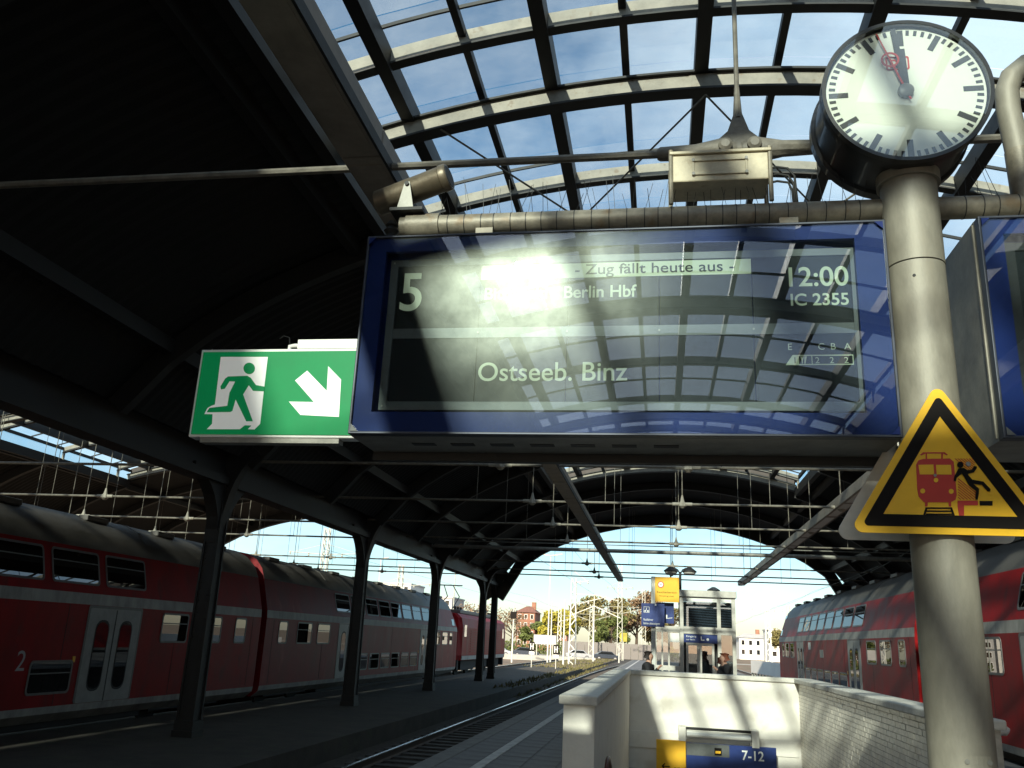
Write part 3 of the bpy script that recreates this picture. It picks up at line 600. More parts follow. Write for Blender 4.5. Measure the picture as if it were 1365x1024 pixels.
# ================================================================== POST, CROSSBAR, CLOCK
PX, PY, PR = 1.33, 4.45, 0.140
gan = thing('sign_gantry', 'thick galvanised steel post with a horizontal pipe carrying the boards', 'post', (PX, PY, 0))
MB().lathe([(PR, 0), (PR, 3.66)], (PX, PY, 0), 'Z', 48).build('post', 'galv', gan, True)
MB().lathe([(PR - 0.006, 3.655), (PR - 0.006, 3.668)], (PX, PY, 0), 'Z', 40).build('post_joint', 'steel_black', gan, True)
MB().lathe([(PR + 0.002, 3.667), (PR + 0.002, 4.20)], (PX, PY, 0), 'Z', 48).build('post_head', 'galv', gan, True)
MB().lathe([(PR + 0.16, 0.0), (PR + 0.16, 0.03), (PR + 0.02, 0.05)], (PX, PY, 0), 'Z', 32).build('foot_plate', 'galv', gan, True)
hp = MB()
for i in range(7):
    t0 = -0.42 + 0.84 * i / 6
hatch = [(-0.42 + 0.84 * i / 6) for i in range(7)]
vv = []; 
for z in (0.78, 1.31):
    for t0 in hatch: vv.append((PX + 0.02 + math.sin(t0) * (PR + 0.004), PY - math.cos(t0) * (PR + 0.004), z))
hp.add(vv, [(i, i + 1, 8 + i, 7 + i) for i in range(6)]); hp.build('access_hatch', 'galv', gan)
for sx in (-0.33, 0.37):
    MB().lathe([(0.011, -PR - 0.012), (0.009, -PR - 0.004)], (PX + 0.02 + math.sin(sx) * PR * 0.95, PY + (1 - math.cos(sx)) * PR, 1.285), 'Y', 8).build('screw', 'zinc_dull', gan)
MB().lathe([(0.008, -0.004), (0.008, 0.004)], (PX - 0.05, PY - PR * 0.925, 3.57), 'Y', 8).build('screw', 'steel_black', gan)
CBZ, CBY, CBR = 4.035, 4.5, 0.062
for x0, x1 in ((-1.52, PX - PR + 0.01), (PX + PR - 0.01, 4.6)):
    MB().tube((x0, CBY, CBZ), (x1, CBY, CBZ), CBR, 24).build('crossbar', 'galv_pipe', gan, True)
MB().lathe([(CBR + 0.012, -0.10), (CBR + 0.012, 0.10)], (-1.38, CBY, CBZ), 'X', 24).build('pipe_collar', 'galv_pipe', gan, True)
MB().lathe([(0.03, -0.09), (0.045, -0.08), (0.028, -0.06), (0.045, -0.035), (0.028, -0.01), (0.04, 0.0), (0.02, 0.03)], (-1.58, CBY, CBZ + 0.01), 'Z', 14).build('end_insulator', 'steel_dark', gan, True)
sx = -1.30; i = 0
while sx < 3.0:
    if not (PX - 0.2 < sx < PX + 0.2):
        a = MB(); a.lathe([(CBR + 0.0022, -0.0024), (CBR + 0.0022, 0.0024)], (sx, CBY, CBZ), 'X', 20); a.build('cable_tie', 'steel_black', gan, True)
        w_ = MB()
        for q in range(2):
            ang = random.uniform(-0.35, 0.35); la = random.uniform(-0.25, 0.25); L_ = random.uniform(0.13, 0.24)
            p0 = Vector((sx + q * 0.03, CBY + 0.02, CBZ + CBR)); w_.tube(p0, p0 + Vector((math.sin(ang), la, 1)) * L_, 0.0016, 4)
        w_.build('bird_spike', 'steel_black', gan)
    sx += random.choice((0.075, 0.09, 0.10)); i += 1
# bent pipe rising from the crossbar at the right
bp = [(1.93, CBY, CBZ), (1.92, CBY, 4.35), (1.90, CBY, 4.62), (1.905, CBY, 4.74), (1.94, CBY, 4.83), (2.02, CBY, 4.90), (2.14, CBY, 4.92), (2.6, CBY, 4.92)]
MB().path(bp, 0.062, 20).build('bent_pipe', 'galv', gan, True)
MB().path([(1.925, CBY, 4.04), (1.92, CBY, 4.36)], 0.066, 20).build('pipe_sleeve', 'galv_pipe', gan, True)

# clock
CX, CY, CZ, CR = 1.30, 4.25, 4.60, 0.425
clk = thing('station_clock', 'round double sided station clock with white dial on top of the post', 'clock', (CX, 4.45, 4.15))
MB().lathe([(CR - 0.03, 0.008), (CR - 0.018, -0.005), (CR, 0.0), (CR + 0.004, 0.02), (CR + 0.004, 0.06), (CR - 0.012, 0.075), (CR - 0.012, 0.325), (CR + 0.004, 0.34), (CR + 0.004, 0.40), (CR - 0.03, 0.405)], (CX, CY, CZ), 'Y', 72).build('housing', 'clock_black', clk, True)
def mirY(pts): return pts
dial = MB().lathe([(CR - 0.022, 0.003), (CR - 0.022, -0.001)], (CX, CY, CZ), 'Y', 64).build('dial', 'clock_white', clk)
for k in range(60):
    a = math.pi / 2 - k * math.pi / 30; big = k % 5 == 0
    r1, r0 = CR - 0.035, CR - (0.135 if big else 0.068); hw = 0.0155 if big else 0.0085
    c, s = math.cos(a), math.sin(a); px, pz = -s, c
    poly = [(CX + c * r0 + px * hw, CZ + s * r0 + pz * hw), (CX + c * r1 + px * hw, CZ + s * r1 + pz * hw), (CX + c * r1 - px * hw, CZ + s * r1 - pz * hw), (CX + c * r0 - px * hw, CZ + s * r0 - pz * hw)]
    flat(poly, CY - 0.0015, CY - 0.003, 'hour_mark' if big else 'minute_mark', 'clock_mark', clk)
def hand(nm, deg, r0, r1, w0, w1, y, mm):
    a = math.pi / 2 - R(deg); c, s = math.cos(a), math.sin(a); px, pz = -s, c
    poly = [(CX + c * r0 + px * w0, CZ + s * r0 + pz * w0), (CX + c * r1 + px * w1, CZ + s * r1 + pz * w1), (CX + c * r1 - px * w1, CZ + s * r1 - pz * w1), (CX + c * r0 - px * w0, CZ + s * r0 - pz * w0)]
    return flat(poly, y, y - 0.003, nm, mm, clk)
logo = thing('x', 'x', 'x'); bpy.data.objects.remove(logo)
lg = MB(); frame_poly(lg, rounded(rect(CX - 0.085, CZ + 0.140, CX + 0.035, CZ + 0.225), 0.012, 3), rounded(rect(CX - 0.076, CZ + 0.149, CX + 0.026, CZ + 0.216), 0.008, 3), XZ, CY - 0.0015, CY - 0.0035)
lgo = lg.build('logo', 'print_red', clk); text('logo_letters', 'DB', CX - 0.066, CZ + 0.156, CY - 0.0015, 0.054, 'print_red', clk, 0.082, bold=0.002)
hand('hour_hand', 359.2, -0.02, 0.265, 0.024, 0.018, CY - 0.010, 'clock_mark')
hand('minute_hand', 354.5, -0.02, 0.392, 0.017, 0.013, CY - 0.016, 'clock_mark')
sec = hand('second_hand', 341.0, -0.06, 0.385, 0.006, 0.0035, CY - 0.020, 'print_red')
rg = MB(); a_ = math.pi / 2 - R(341.0); rcx, rcz = CX + math.cos(a_) * 0.205, CZ + math.sin(a_) * 0.205
frame_poly(rg, ring_poly(rcx, rcz, 0.047, 28), ring_poly(rcx, rcz, 0.036, 28), XZ, CY - 0.0205, CY - 0.0235); rg.build('hand_ring', 'print_red', sec)
MB().lathe([(0.040, 0.0), (0.040, -0.026), (0.034, -0.030)], (CX, CY, CZ), 'Y', 24).build('hub', 'clock_grey', clk, True)
MB().lathe([(CR - 0.012, -0.0325), (CR - 0.012, -0.034)], (CX, CY, CZ), 'Y', 64).build('glass', 'clock_glass', clk)
fr = MB(); frame_poly(fr, ring_poly(CX, CZ, CR + 0.006, 72), ring_poly(CX, CZ, CR - 0.014, 72), XZ, CY + 0.004, CY - 0.036); fr.build('bezel', 'clock_black', clk, True)
MB().lathe([(PR + 0.02, 4.145), (PR + 0.02, 4.205), (PR + 0.004, 4.21)], (PX, PY, 0), 'Z', 40).build('clock_foot', 'galv', clk, True)

# ================================================================== DEPARTURE BOARDS
def board(x0, x1, z0, z1, y0, y1, label):
    b = thing('departure_board', label, 'display board', ((x0 + x1) / 2, y0, z0), 'blue departure boards on the gantry')
    hb = MB(); t = 0.02
    hb.box(x0, y0 + 0.05, z0, x0 + t, y1, z1).box(x1 - t, y0 + 0.05, z0, x1, y1, z1).box(x0 + t, y0 + 0.05, z0, x1 - t, y1, z0 + t).box(x0 + t, y0 + 0.05, z1 - t, x1 - t, y1, z1).box(x0 + t, y1 - t, z0 + t, x1 - t, y1, z1 - t)
    hb.build('housing', 'zinc_dull', b)
    fr = MB(); frame_poly(fr, rect(x0, z0, x1, z1), rect(x0 + 0.014, z0 + 0.014, x1 - 0.014, z1 - 0.014), XZ, y0 - 0.012, y0 + 0.05); fr.build('front_frame', 'board_frame', b, bevel=0.004)
    bl = MB(); frame_poly(bl, rect(x0 + 0.014, z0 + 0.014, x1 - 0.014, z1 - 0.014), rect(x0 + 0.115, z0 + 0.125, x1 - 0.155, z1 - 0.095), XZ, y0 + 0.004, y0 + 0.03); bl.build('blue_surround', 'board_blue', b)
    MB().box(x0 + 0.02, y0 + 0.10, z0 + 0.02, x1 - 0.02, y0 + 0.12, z1 - 0.02).build('backing', 'board_blue', b)
    for sx, sz, cx_, cz_ in ((1, 1, x0, z0), (-1, 1, x1, z0), (-1, -1, x1, z1), (1, -1, x0, z1)):
        flat([(cx_ + sx * 0.014, cz_ + sz * 0.014), (cx_ + sx * 0.055, cz_ + sz * 0.014), (cx_ + sx * 0.014, cz_ + sz * 0.055)], y0 - 0.013, y0 - 0.017, 'corner_piece', 'lcd_frame' if (sx, sz) == (1, 1) else 'board_blue', b)
    MB().box(x0 + 0.014, y0 - 0.006, z0 + 0.014, x1 - 0.014, y0 - 0.002, z1 - 0.014).build('glass', 'board_glass', b)
    return b
BX0, BX1, BZ0, BZ1, BY = -1.645, 1.155, 2.715, 3.875, 4.30
b = board(BX0, BX1, BZ0, BZ1, BY, 4.80, 'blue departure board showing platform 5 to Ostseeb. Binz at 12:00')
# LCD unit: grey frame, two rows of five panels
LY = BY + 0.060
lx0, lx1, lz0, lz1 = -1.512, 1.004, 2.862, 3.752
fr = MB(); frame_poly(fr, rect(lx0, lz0, lx1, lz1), rect(-1.466, 2.912, 0.982, 3.708), XZ, LY - 0.006, LY + 0.03); fr.build('panel_frame', 'lcd_frame', b, bevel=0.003)
MB().box(-1.466, LY - 0.006, 3.274, 0.982, LY + 0.03, 3.332).build('panel_frame', 'lcd_frame', b)
cuts = [-1.466, -0.982, -0.490, 0.0, 0.484, 0.982]
for zz0, zz1, mm in ((3.332, 3.708, 'lcd_dark_b'), (2.912, 3.274, 'lcd_dark')):
    for i in range(5):
        MB().box(cuts[i] + 0.0025, LY, zz0, cuts[i + 1] - 0.0025, LY + 0.02, zz1).build('lcd_panel', mm, b)
for px_, pz_ in ((-1.49, 2.885), (-1.49, 3.73), (-0.98, 3.303), (-0.49, 3.303), (0.0, 3.303), (0.484, 3.303)):
    MB().lathe([(0.006, -0.010), (0.005, -0.006)], (px_, LY, pz_), 'Y', 8).build('screw', 'zinc_dull', b)
TY = LY - 0.001
text('lettering', '5', -1.442, 3.445, TY, 0.235, 'lcd_lit', b, 0.125, bold=0.004)
flat(rect(-0.982, 3.617, 0.482, 3.703), TY, TY - 0.002, 'lit_band', 'lcd_lit', b)
text('lettering', '- Zug fällt heute aus -', -0.455, 3.636, TY - 0.0025, 0.062, 'lcd_dark', b, 0.85, bold=0.0006)
text('lettering', 'Bitterfeld - Berlin Hbf', -0.955, 3.500, TY, 0.072, 'lcd_lit', b, 0.835, bold=0.0015)
text('lettering', '12:00', 0.672, 3.540, TY, 0.112, 'lcd_lit', b, 0.298, bold=0.002)
text('lettering', 'IC 2355', 0.676, 3.432, TY, 0.068, 'lcd_lit', b, 0.288, bold=0.0015)
text('lettering', 'Ostseeb. Binz', -0.966, 3.028, TY, 0.108, 'lcd_lit', b, 0.80, bold=0.001)
for ch, xx in (('E', 0.652), ('C', 0.800), ('B', 0.862), ('A', 0.926)):
    text('lettering', ch, xx, 3.188, TY, 0.036, 'lcd_lit', b)
cm = MB(); frame_poly(cm, [(0.636, 3.106), (0.967, 3.106), (0.967, 3.160), (0.672, 3.160)], [(0.648, 3.111), (0.963, 3.111), (0.963, 3.155), (0.674, 3.155)], XZ, TY, TY - 0.002); cm.build('coach_diagram', 'lcd_lit', b)
flat([(0.645, 3.110), (0.702, 3.110), (0.702, 3.156), (0.674, 3.156)], TY, TY - 0.002, 'coach_diagram', 'lcd_lit', b)
flat(rect(0.764, 3.110, 0.768, 3.156), TY, TY - 0.002, 'coach_diagram', 'lcd_lit', b)
text('lettering', '1', 0.680, 3.115, TY - 0.0025, 0.034, 'lcd_dark', b)
flat(rect(0.716, 3.114, 0.720, 3.152), TY, TY - 0.002, 'restaurant_symbol', 'lcd_lit', b); flat([(0.728, 3.114), (0.733, 3.114), (0.742, 3.152), (0.730, 3.152)], TY, TY - 0.002, 'restaurant_symbol', 'lcd_lit', b)
flat([(0.710, 3.152), (0.713, 3.152), (0.719, 3.134), (0.724, 3.152), (0.727, 3.152), (0.721, 3.128), (0.716, 3.128)], TY, TY - 0.002, 'restaurant_symbol', 'lcd_lit', b)
for xx in (0.782, 0.852, 0.922): text('lettering', '2', xx, 3.115, TY, 0.034, 'lcd_lit', b)
# underside slots and rear lip
for i in range(7): MB().box(-1.35 + i * 0.22, 4.50, BZ0 - 0.003, -1.22 + i * 0.22, 4.56, BZ0 + 0.002).build('vent_slot', 'steel_black', b)
MB().box(BX0 - 0.004, 4.74, BZ0 - 0.05, BX1 + 0.004, 4.80, BZ0 - 0.001).build('rear_lip', 'steel_dark', b)
for xx in (-1.0, 0.7):
    MB().box(xx - 0.05, 4.44, BZ1, xx + 0.05, 4.56, CBZ - CBR + 0.01).build('mounting_bracket', 'galv_pipe', b)
b2 = board(1.60, 4.40, BZ0, BZ1, BY, 4.84, 'blue departure board cut off by the right edge of the picture')
fr = MB(); frame_poly(fr, rect(1.735, 2.862, 4.25, 3.752), rect(1.78, 2.912, 4.2, 3.708), XZ, LY - 0.006, LY + 0.03); fr.build('panel_frame', 'steel_black', b2)
for zz0, zz1 in ((3.332, 3.708), (2.912, 3.274)):
    for i in range(5): MB().box(1.78 + i * 0.484, LY, zz0, 1.78 + (i + 1) * 0.484 - 0.005, LY + 0.02, zz1).build('lcd_panel', 'lcd_dark', b2)
MB().box(1.592, 4.36, 2.73, 1.5995, 4.375, 3.86).build('side_trim', 'galv', b2)

# loudspeaker on the crossbar
sp = thing('loudspeaker', 'bronze grey cylindrical loudspeaker tilted on the crossbar above the board', 'loudspeaker', (-1.46, CBY, 4.10))
p0, p1 = Vector((-1.70, CBY + 0.05, 4.225)), Vector((-1.24, CBY - 0.03, 4.345)); d = (p1 - p0).normalized()
MB().path([p0, p0 + d * 0.006, p1 - d * 0.05, p1 - d * 0.045, p1 - d * 0.01, p1], [0.070, 0.078, 0.078, 0.083, 0.083, 0.076], 28).build('body', 'speaker_bronze', sp, True)
MB().path([p1 - d * 0.004, p1 + d * 0.003], [0.066, 0.066], 24).build('grille', 'steel_dark', sp)
MB().path([p0 + d * 0.002, p0 - d * 0.004], [0.066, 0.062], 24).build('rear_cap', 'steel_dark', sp)
MB().prism([(-1.53, 4.115), (-1.43, 4.115), (-1.465, 4.29), (-1.495, 4.29)], XZ, CBY - 0.088, CBY - 0.080).build('bracket', 'zinc_dull', sp)
MB().lathe([(0.014, -0.012), (0.012, 0)], (-1.48, CBY - 0.088, 4.275), 'Y', 10).build('bracket_screw', 'steel_dark', sp)
MB().box(-1.57, CBY - 0.10, 4.097, -1.37, CBY + 0.10, 4.116).build('base_plate', 'steel_dark', sp)

# junction box on the crossbar
jb = thing('junction_box', 'cream metal junction box on two legs on top of the crossbar', 'junction box', (0.34, 4.5, 4.1))
MB().box(0.075, 4.42, 4.215, 0.605, 4.66, 4.385).build('body', 'box_cream', jb, bevel=0.008)
MB().box(0.060, 4.405, 4.385, 0.620, 4.67, 4.404).build('lid', 'box_cream', jb, bevel=0.004)
lf = MB(); frame_poly(lf, rect(0.185, 4.252, 0.490, 4.352), rect(0.198, 4.265, 0.477, 4.339), XZ, 4.410, 4.421); lf.build('name_frame', 'box_cream', jb, bevel=0.002)
for xx in (0.192, 0.483):
    for zz in (4.259, 4.345): MB().lathe([(0.010, -0.016), (0.008, -0.009)], (xx, 4.42, zz), 'Y', 8).build('screw', 'zinc_dull', jb)
for xx in (0.068, 0.612):
    MB().tube((xx, 4.425, 4.08), (xx, 4.425, 4.42), 0.013, 10).build('leg', 'galv_pipe', jb, True)
    MB().tube((xx, 4.63, 4.08), (xx, 4.63, 4.40), 0.013, 10).build('leg', 'galv_pipe', jb, True)
for k in range(3):
    z = 4.33 - k * 0.045; MB().path([(0.605, 4.52, z), (0.66, 4.52, z + 0.012), (0.72, 4.52, z), (0.755 - k * 0.008, 4.52, z - 0.05), (0.765 - k * 0.01, 4.53, 4.11)], 0.007, 8).build('cable', 'steel_dark', jb, True)

# ================================================================== EXIT SIGN AND WARNING SIGNS
ex = thing('exit_sign', 'green emergency exit sign with running figure and diagonal white arrow', 'exit sign', (-2.12, 4.45, 2.72))
F = [(-2.650, 2.722), (-1.565, 2.722), (-1.565, 3.248), (-2.650, 3.248)]
MB().box(-2.650, 4.432, 2.722, -1.565, 4.52, 3.248).build('housing', 'white_plastic', ex, bevel=0.006)
MB().box(-2.633, 4.426, 2.738, -1.57, 4.434, 3.230).build('face', 'exit_green', ex)
flat(POLY['ex_door'], 4.4255, 4.4235, 'door_symbol', 'exit_white', ex)
flat(POLY['ex_man'], 4.4230, 4.4210, 'running_figure', 'exit_green', ex)
flat(POLY['ex_head'], 4.4230, 4.4210, 'running_figure', 'exit_green', ex)
flat(POLY['ex_arrow'], 4.4255, 4.4235, 'arrow', 'exit_white', ex)
MB().box(-2.06, 4.44, 3.252, -1.60, 4.50, 3.306).build('mounting_rail', 'white_plastic', ex)
MB().path([(-2.12, 4.47, 3.25), (-2.12, 4.47, 3.275), (-2.09, 4.47, 3.28), (-2.07, 4.47, 3.28)], 0.012, 8).build('cable_gland', 'white_plastic', ex, True)
MB().path([(-2.12, 4.47, 3.27), (-2.13, 4.47, 3.33), (-2.17, 4.48, 3.345), (-2.20, 4.49, 3.33)], 0.003, 6).build('cable', 'steel_dark', ex)
MB().box(-2.58, 4.44, 2.694, -1.75, 4.51, 2.7215).build('lower_rail', 'zinc_dull', ex)
MB().lathe([(0.005, 0), (0.005, 0.012)], (-2.60, 4.46, 3.248), 'Z', 6).build('screw', 'zinc_dull', ex)

tri = [(1.322, 2.985), (0.875, 2.255), (1.769, 2.255)]
wy = 4.27
ws = thing('warning_sign', 'yellow triangular sign warning of the slipstream of passing trains', 'warning sign', (1.32, wy, 2.255), 'triangular signs on the post')
outer = rounded(tri, 0.035, 6)
MB().prism(outer, XZ, wy + 0.004, wy + 0.016).build('plate', 'sign_yellow', ws)
k1, k2 = rounded(inset(tri, 0.032), 0.018, 6), rounded(inset(tri, 0.088), 0.001, 6)
bk = MB(); frame_poly(bk, k1, k2, XZ, wy + 0.003, wy + 0.001); bk.build('black_border', 'print_black', ws)
for key, nm, mm, lv in (('w_train', 'train_symbol', 'print_red', 0), ('w_win1', 'symbol_window', 'sign_yellow', 1), ('w_win2', 'symbol_window', 'sign_yellow', 1), ('w_l0', 'symbol_lamp', 'sign_yellow', 1), ('w_l1', 'symbol_lamp', 'sign_yellow', 1),
                        ('w_l2', 'symbol_lamp', 'sign_yellow', 1), ('w_l3', 'rivet', 'zinc_dull', 2), ('w_leg1', 'train_symbol', 'print_red', 0), ('w_leg2', 'train_symbol', 'print_red', 0), ('w_panto', 'train_symbol', 'print_red', 0),
                        ('w_trk1', 'track_symbol', 'print_black', 0), ('w_trk2', 'track_symbol', 'print_black', 0), ('w_man', 'falling_figure', 'print_black', 2), ('w_head', 'falling_figure', 'print_black', 2), ('w_plat', 'platform_symbol', 'print_red', 0), ('w_plat2', 'platform_symbol', 'print_black', 0)):
    yy = wy + 0.003 - lv * 0.002; flat(POLY[key], yy, yy - 0.0015, nm, mm, ws)
for q in POLY['w_slp']: flat(q, wy + 0.0005, wy - 0.001, 'track_symbol', 'print_black', ws)
for q in POLY['w_hatch']: flat(q, wy + 0.003, wy + 0.0015, 'hatching', 'print_red', ws)
MB().lathe([(0.012, -0.001), (0.010, -0.004)], (1.425, wy + 0.0005, 2.585), 'Y', 10).build('rivet', 'zinc_dull', ws)
for z in (2.40, 2.72): MB().box(1.22, wy + 0.0165, z - 0.02, 1.44, PY - PR + 0.03, z + 0.02).build('clamp', 'zinc_dull', ws)
by = PY + PR + 0.03
tb = [(1.31, 3.00), (0.862, 2.262), (1.758, 2.262)]
wb = thing('warning_sign', 'pale bare back of a second triangular sign behind the post', 'warning sign', (1.31, by, 2.262), 'triangular signs on the post')
MB().prism(rounded(tb, 0.045, 6), XZ, by, by + 0.012).build('plate', 'plate_back', wb)
for z in (2.40, 2.72): MB().box(1.20, by - 0.05, z - 0.02, 1.44, by - 0.0005, z + 0.02).build('clamp', 'zinc_dull', wb)

# ================================================================== STAIRWELL
st = thing('stairwell', 'cream walled stairwell going down to the passenger tunnel', 'stairwell', (1.2, 15, 0))
CH, CT = 1.05, 1.15
FLOOR = -3.4
WX0, WX1 = SX0 - 0.34, SX1 + 0.37
lw_ = MB().box(WX0, 9.98, FLOOR, SX0, SY1 + 0.40, CH).build('side_wall', 'wall_cream', st)
rw = MB().box(SX1 + 0.06, 9.98, FLOOR, WX1, SY1 + 0.40, CH).build('side_wall', 'mortar', st)
MB().box(SX0 + 0.001, SY1, -1.15, SX1 + 0.058, SY1 + 0.399, CH - 0.001).build('end_wall', 'wall_cream', st)
MB().box(SX0 + 0.002, SY1 - 0.03, -0.50, SX1, SY1 - 0.001, -0.155).build('lintel', 'wall_cream', st)
MB().box(WX0 - 0.05, 9.93, CH, SX0 + 0.03, SY1 - 0.06, CT).build('coping', 'cap_stone', st, bevel=0.018)
MB().box(SX1 - 0.04, 9.93, CH + 0.001, WX1 + 0.05, SY1 - 0.06, CT).build('coping', 'cap_stone', st, bevel=0.018)
MB().box(WX0 - 0.05, SY1 - 0.055, CH + 0.001, WX1 + 0.05, SY1 + 0.45, CT).build('coping', 'cap_stone', st, bevel=0.018)
br = MB(); z = -3.0; r_ = 0
while z < CH - 0.07:
    y = 9.99 - (0.13 if r_ % 2 else 0)
    while y < SY1 - 0.01:
        ya, yb = max(9.99, y + 0.005), min(SY1 - 0.002, y + 0.245)
        if yb - ya > 0.03: br.box(SX1 + 0.0545 + random.uniform(0, 0.004), ya, z + 0.005, SX1 + 0.0605, yb, z + 0.070)
        y += 0.25
    z += 0.075; r_ += 1
tag(br.build('glazed_bricks', 'brick_white', st, fix=False), kind='stuff')
sp_ = MB(); n = 18
for i in range(n): sp_.box(SX0 + 0.002, 9.7 + i * 0.31, FLOOR, SX1 + 0.04, 9.7 + (i + 1) * 0.31 + 0.02, -0.17 * (i + 1))
sp_.build('stair_flight', 'concrete', st)
MB().box(SX0 + 0.002, 9.7 + n * 0.31 + 0.021, FLOOR - 0.1, SX1 + 0.04, SY1 + 9, FLOOR + 0.02).build('tunnel_floor', 'concrete', st)
MB().box(SX0 + 0.002, SY1 + 9, FLOOR, SX1 + 0.04, SY1 + 9.1, -0.4).build('tunnel_wall', 'wall_cream', st)
hr = thing('handrail', 'brown ended handrail along the left stairwell wall', 'handrail', (SX0 + 0.09, 10.4, 0))
HRX = SX0 + 0.10
MB().path([(HRX, 10.6, 0.30), (HRX, 10.62, 0.36), (HRX, 10.72, 0.42), (HRX, 10.9, 0.43), (HRX, 11.3, 0.31), (HRX, 20.0, -4.3)], 0.024, 12).build('rail', 'brown_leather', hr, True)
MB().path([(HRX, 10.6, 0.30), (HRX, 10.59, 0.24), (HRX, 10.6, 0.18)], 0.025, 12).build('rail_end', 'brown_leather', hr, True)
for y in (11.6, 14.0, 16.4): MB().tube((HRX, y, 0.15 - (y - 11.6) * 0.53), (SX0, y, 0.10 - (y - 11.6) * 0.53), 0.012, 8).build('rail_bracket', 'zinc_dull', hr)

# sign under the lintel and its lamp
YS = 20.75
ds = thing('direction_sign', 'blue and yellow sign reading 7-12 over the tunnel entrance', 'sign', (1.15, YS, -0.9))
MB().box(-0.09, YS, -0.95, 0.545, YS + 0.08, -0.262).build('yellow_panel', 'orange_yellow', ds)
MB().box(0.560, YS, -0.95, 2.46, YS + 0.08, -0.285).build('blue_panel', 'sign_blue', ds)
flat(rect(0.562, -0.54, 1.475, -0.290), YS - 0.001, YS - 0.005, 'grey_field', 'lcd_frame', ds)
flat(rect(1.16, -0.51, 1.31, -0.36), YS - 0.006, YS - 0.009, 'symbol', 'print_black', ds); flat(rect(1.18, -0.47, 1.29, -0.42), YS - 0.010, YS - 0.012, 'symbol', 'orange_yellow', ds)
text('lettering', '7-12', 1.74, -0.565, YS - 0.002, 0.20, 'print_white', ds, 0.46, bold=0.004)
text('lettering', 'Ausgang', 1.86, -0.87, YS - 0.002, 0.085, 'print_white', ds, 0.36)
flat([(2.30, -0.87), (2.32, -0.87), (2.33, -0.83), (2.35, -0.85), (2.33, -0.79), (2.29, -0.82), (2.31, -0.83)], YS - 0.001, YS - 0.004, 'arrow', 'print_white', ds)
for xx in (0.98, 1.14, 1.32): 
    f_ = MB(); frame_poly(f_, rect(xx, -0.90, xx + 0.11, -0.79), rect(xx + 0.012, -0.888, xx + 0.098, -0.802), XZ, YS - 0.001, YS - 0.004); f_.build('symbol', 'print_white', ds)
    flat([(xx + 0.03, -0.88), (xx + 0.045, -0.88), (xx + 0.085, -0.81), (xx + 0.07, -0.81)], YS - 0.001, YS - 0.004, 'symbol', 'print_white', ds)
flat([(0.02, -0.80), (0.09, -0.735), (0.105, -0.75), (0.065, -0.792), (0.20, -0.792), (0.20, -0.812), (0.065, -0.812), (0.105, -0.855), (0.09, -0.868)], YS - 0.001, YS - 0.004, 'arrow', 'print_black', ds)
text('lettering', 'WC', 0.29, -0.855, YS - 0.002, 0.055, 'print_black', ds)
for xx in (0.40, 1.96): MB().box(xx, YS - 0.02, -0.31 if xx > 1 else -0.26, xx + 0.15, SY1 - 0.002, 0.03).build('hanger', 'wall_cream', ds)
lm = thing('strip_lamp', 'white strip lamp between two blocks above the direction sign', 'lamp', (1.25, YS, -0.2))
MB().box(0.56, YS + 0.06, -0.03, 1.95, YS + 0.2, 0.02).build('housing', 'steel_dark', lm)
MB().tube((0.57, YS + 0.02, -0.13), (1.94, YS + 0.02, -0.13), 0.05, 10).build('tube', 'white_plastic', lm, True)
MB().box(0.56, YS + 0.1, -0.22, 1.95, YS + 0.18, -0.05).build('reflector', 'white_plastic', lm)
# small post at the right end of the right parapet
bo = thing('barrier_post', 'white barrier post with rounded head right of the big post', 'post', (3.75, 11.2, 0))
MB().path([(3.72, 11.2, 0.0), (3.72, 11.2, 0.93)], 0.035, 12).build('stem', 'white_plastic', bo, True)
MB().path([(3.66, 11.2, 0.96), (3.68, 11.2, 0.97), (3.84, 11.2, 0.97), (3.86, 11.2, 0.96)], [0.04, 0.055, 0.055, 0.04], 12).build('head', 'white_plastic', bo, True)

# ================================================================== LIFT, SIGNS AND LAMP BEHIND THE STAIRWELL
LFX0, LFX1, LFY0, LFY1, LFT = 0.60, 2.27, 28.0, 30.2, 3.42
lf = thing('lift_shaft', 'glazed lift shaft with pale steel frame behind the stairwell', 'lift', (1.4, 28, 0))
for xx in (LFX0, 1.72, LFX1 - 0.11):
    for yy in (LFY0, LFY1 - 0.1): MB().box(xx, yy, 0, xx + 0.11, yy + 0.1, LFT - 0.2).build('frame_post', 'lift_frame', lf)
MB().box(LFX0 - 0.06, LFY0 - 0.08, LFT - 0.2, LFX1 + 0.04, LFY1 + 0.05, LFT).build('roof_band', 'lift_frame', lf, bevel=0.01)
MB().box(LFX0 + 0.112, LFY0 + 0.01, LFT - 0.34, LFX1 - 0.112, LFY0 + 0.08, LFT - 0.202).build('top_rail', 'white_plastic', lf)
MB().box(LFX0 + 0.112, LFY0 - 0.012, 2.12, LFX1 - 0.112, LFY0 + 0.085, 2.33).build('cross_rail', 'lift_frame', lf)
MB().box(LFX0 + 0.112, LFY0 + 0.02, 1.86, 1.718, LFY0 + 0.07, 2.115).build('lift_sign', 'sign_blue', lf)
text('lettering', 'Eingang', 0.79, 2.02, LFY0 + 0.019, 0.055, 'print_white', lf, 0.30); text('lettering', 'zur Bahn', 0.79, 1.93, LFY0 + 0.019, 0.045, 'print_white', lf, 0.26)
f_ = MB(); f_.prism([(1.22, 1.93), (1.25, 1.93), (1.25, 2.05), (1.22, 2.05)], XZ, LFY0 + 0.018, LFY0 + 0.014); f_.prism([(1.25, 1.93), (1.33, 1.93), (1.33, 1.96), (1.25, 1.96)], XZ, LFY0 + 0.018, LFY0 + 0.014)
f_.prism(ring_poly(1.43, 1.97, 0.04, 12), XZ, LFY0 + 0.018, LFY0 + 0.014); f_.build('symbol', 'print_white', lf)
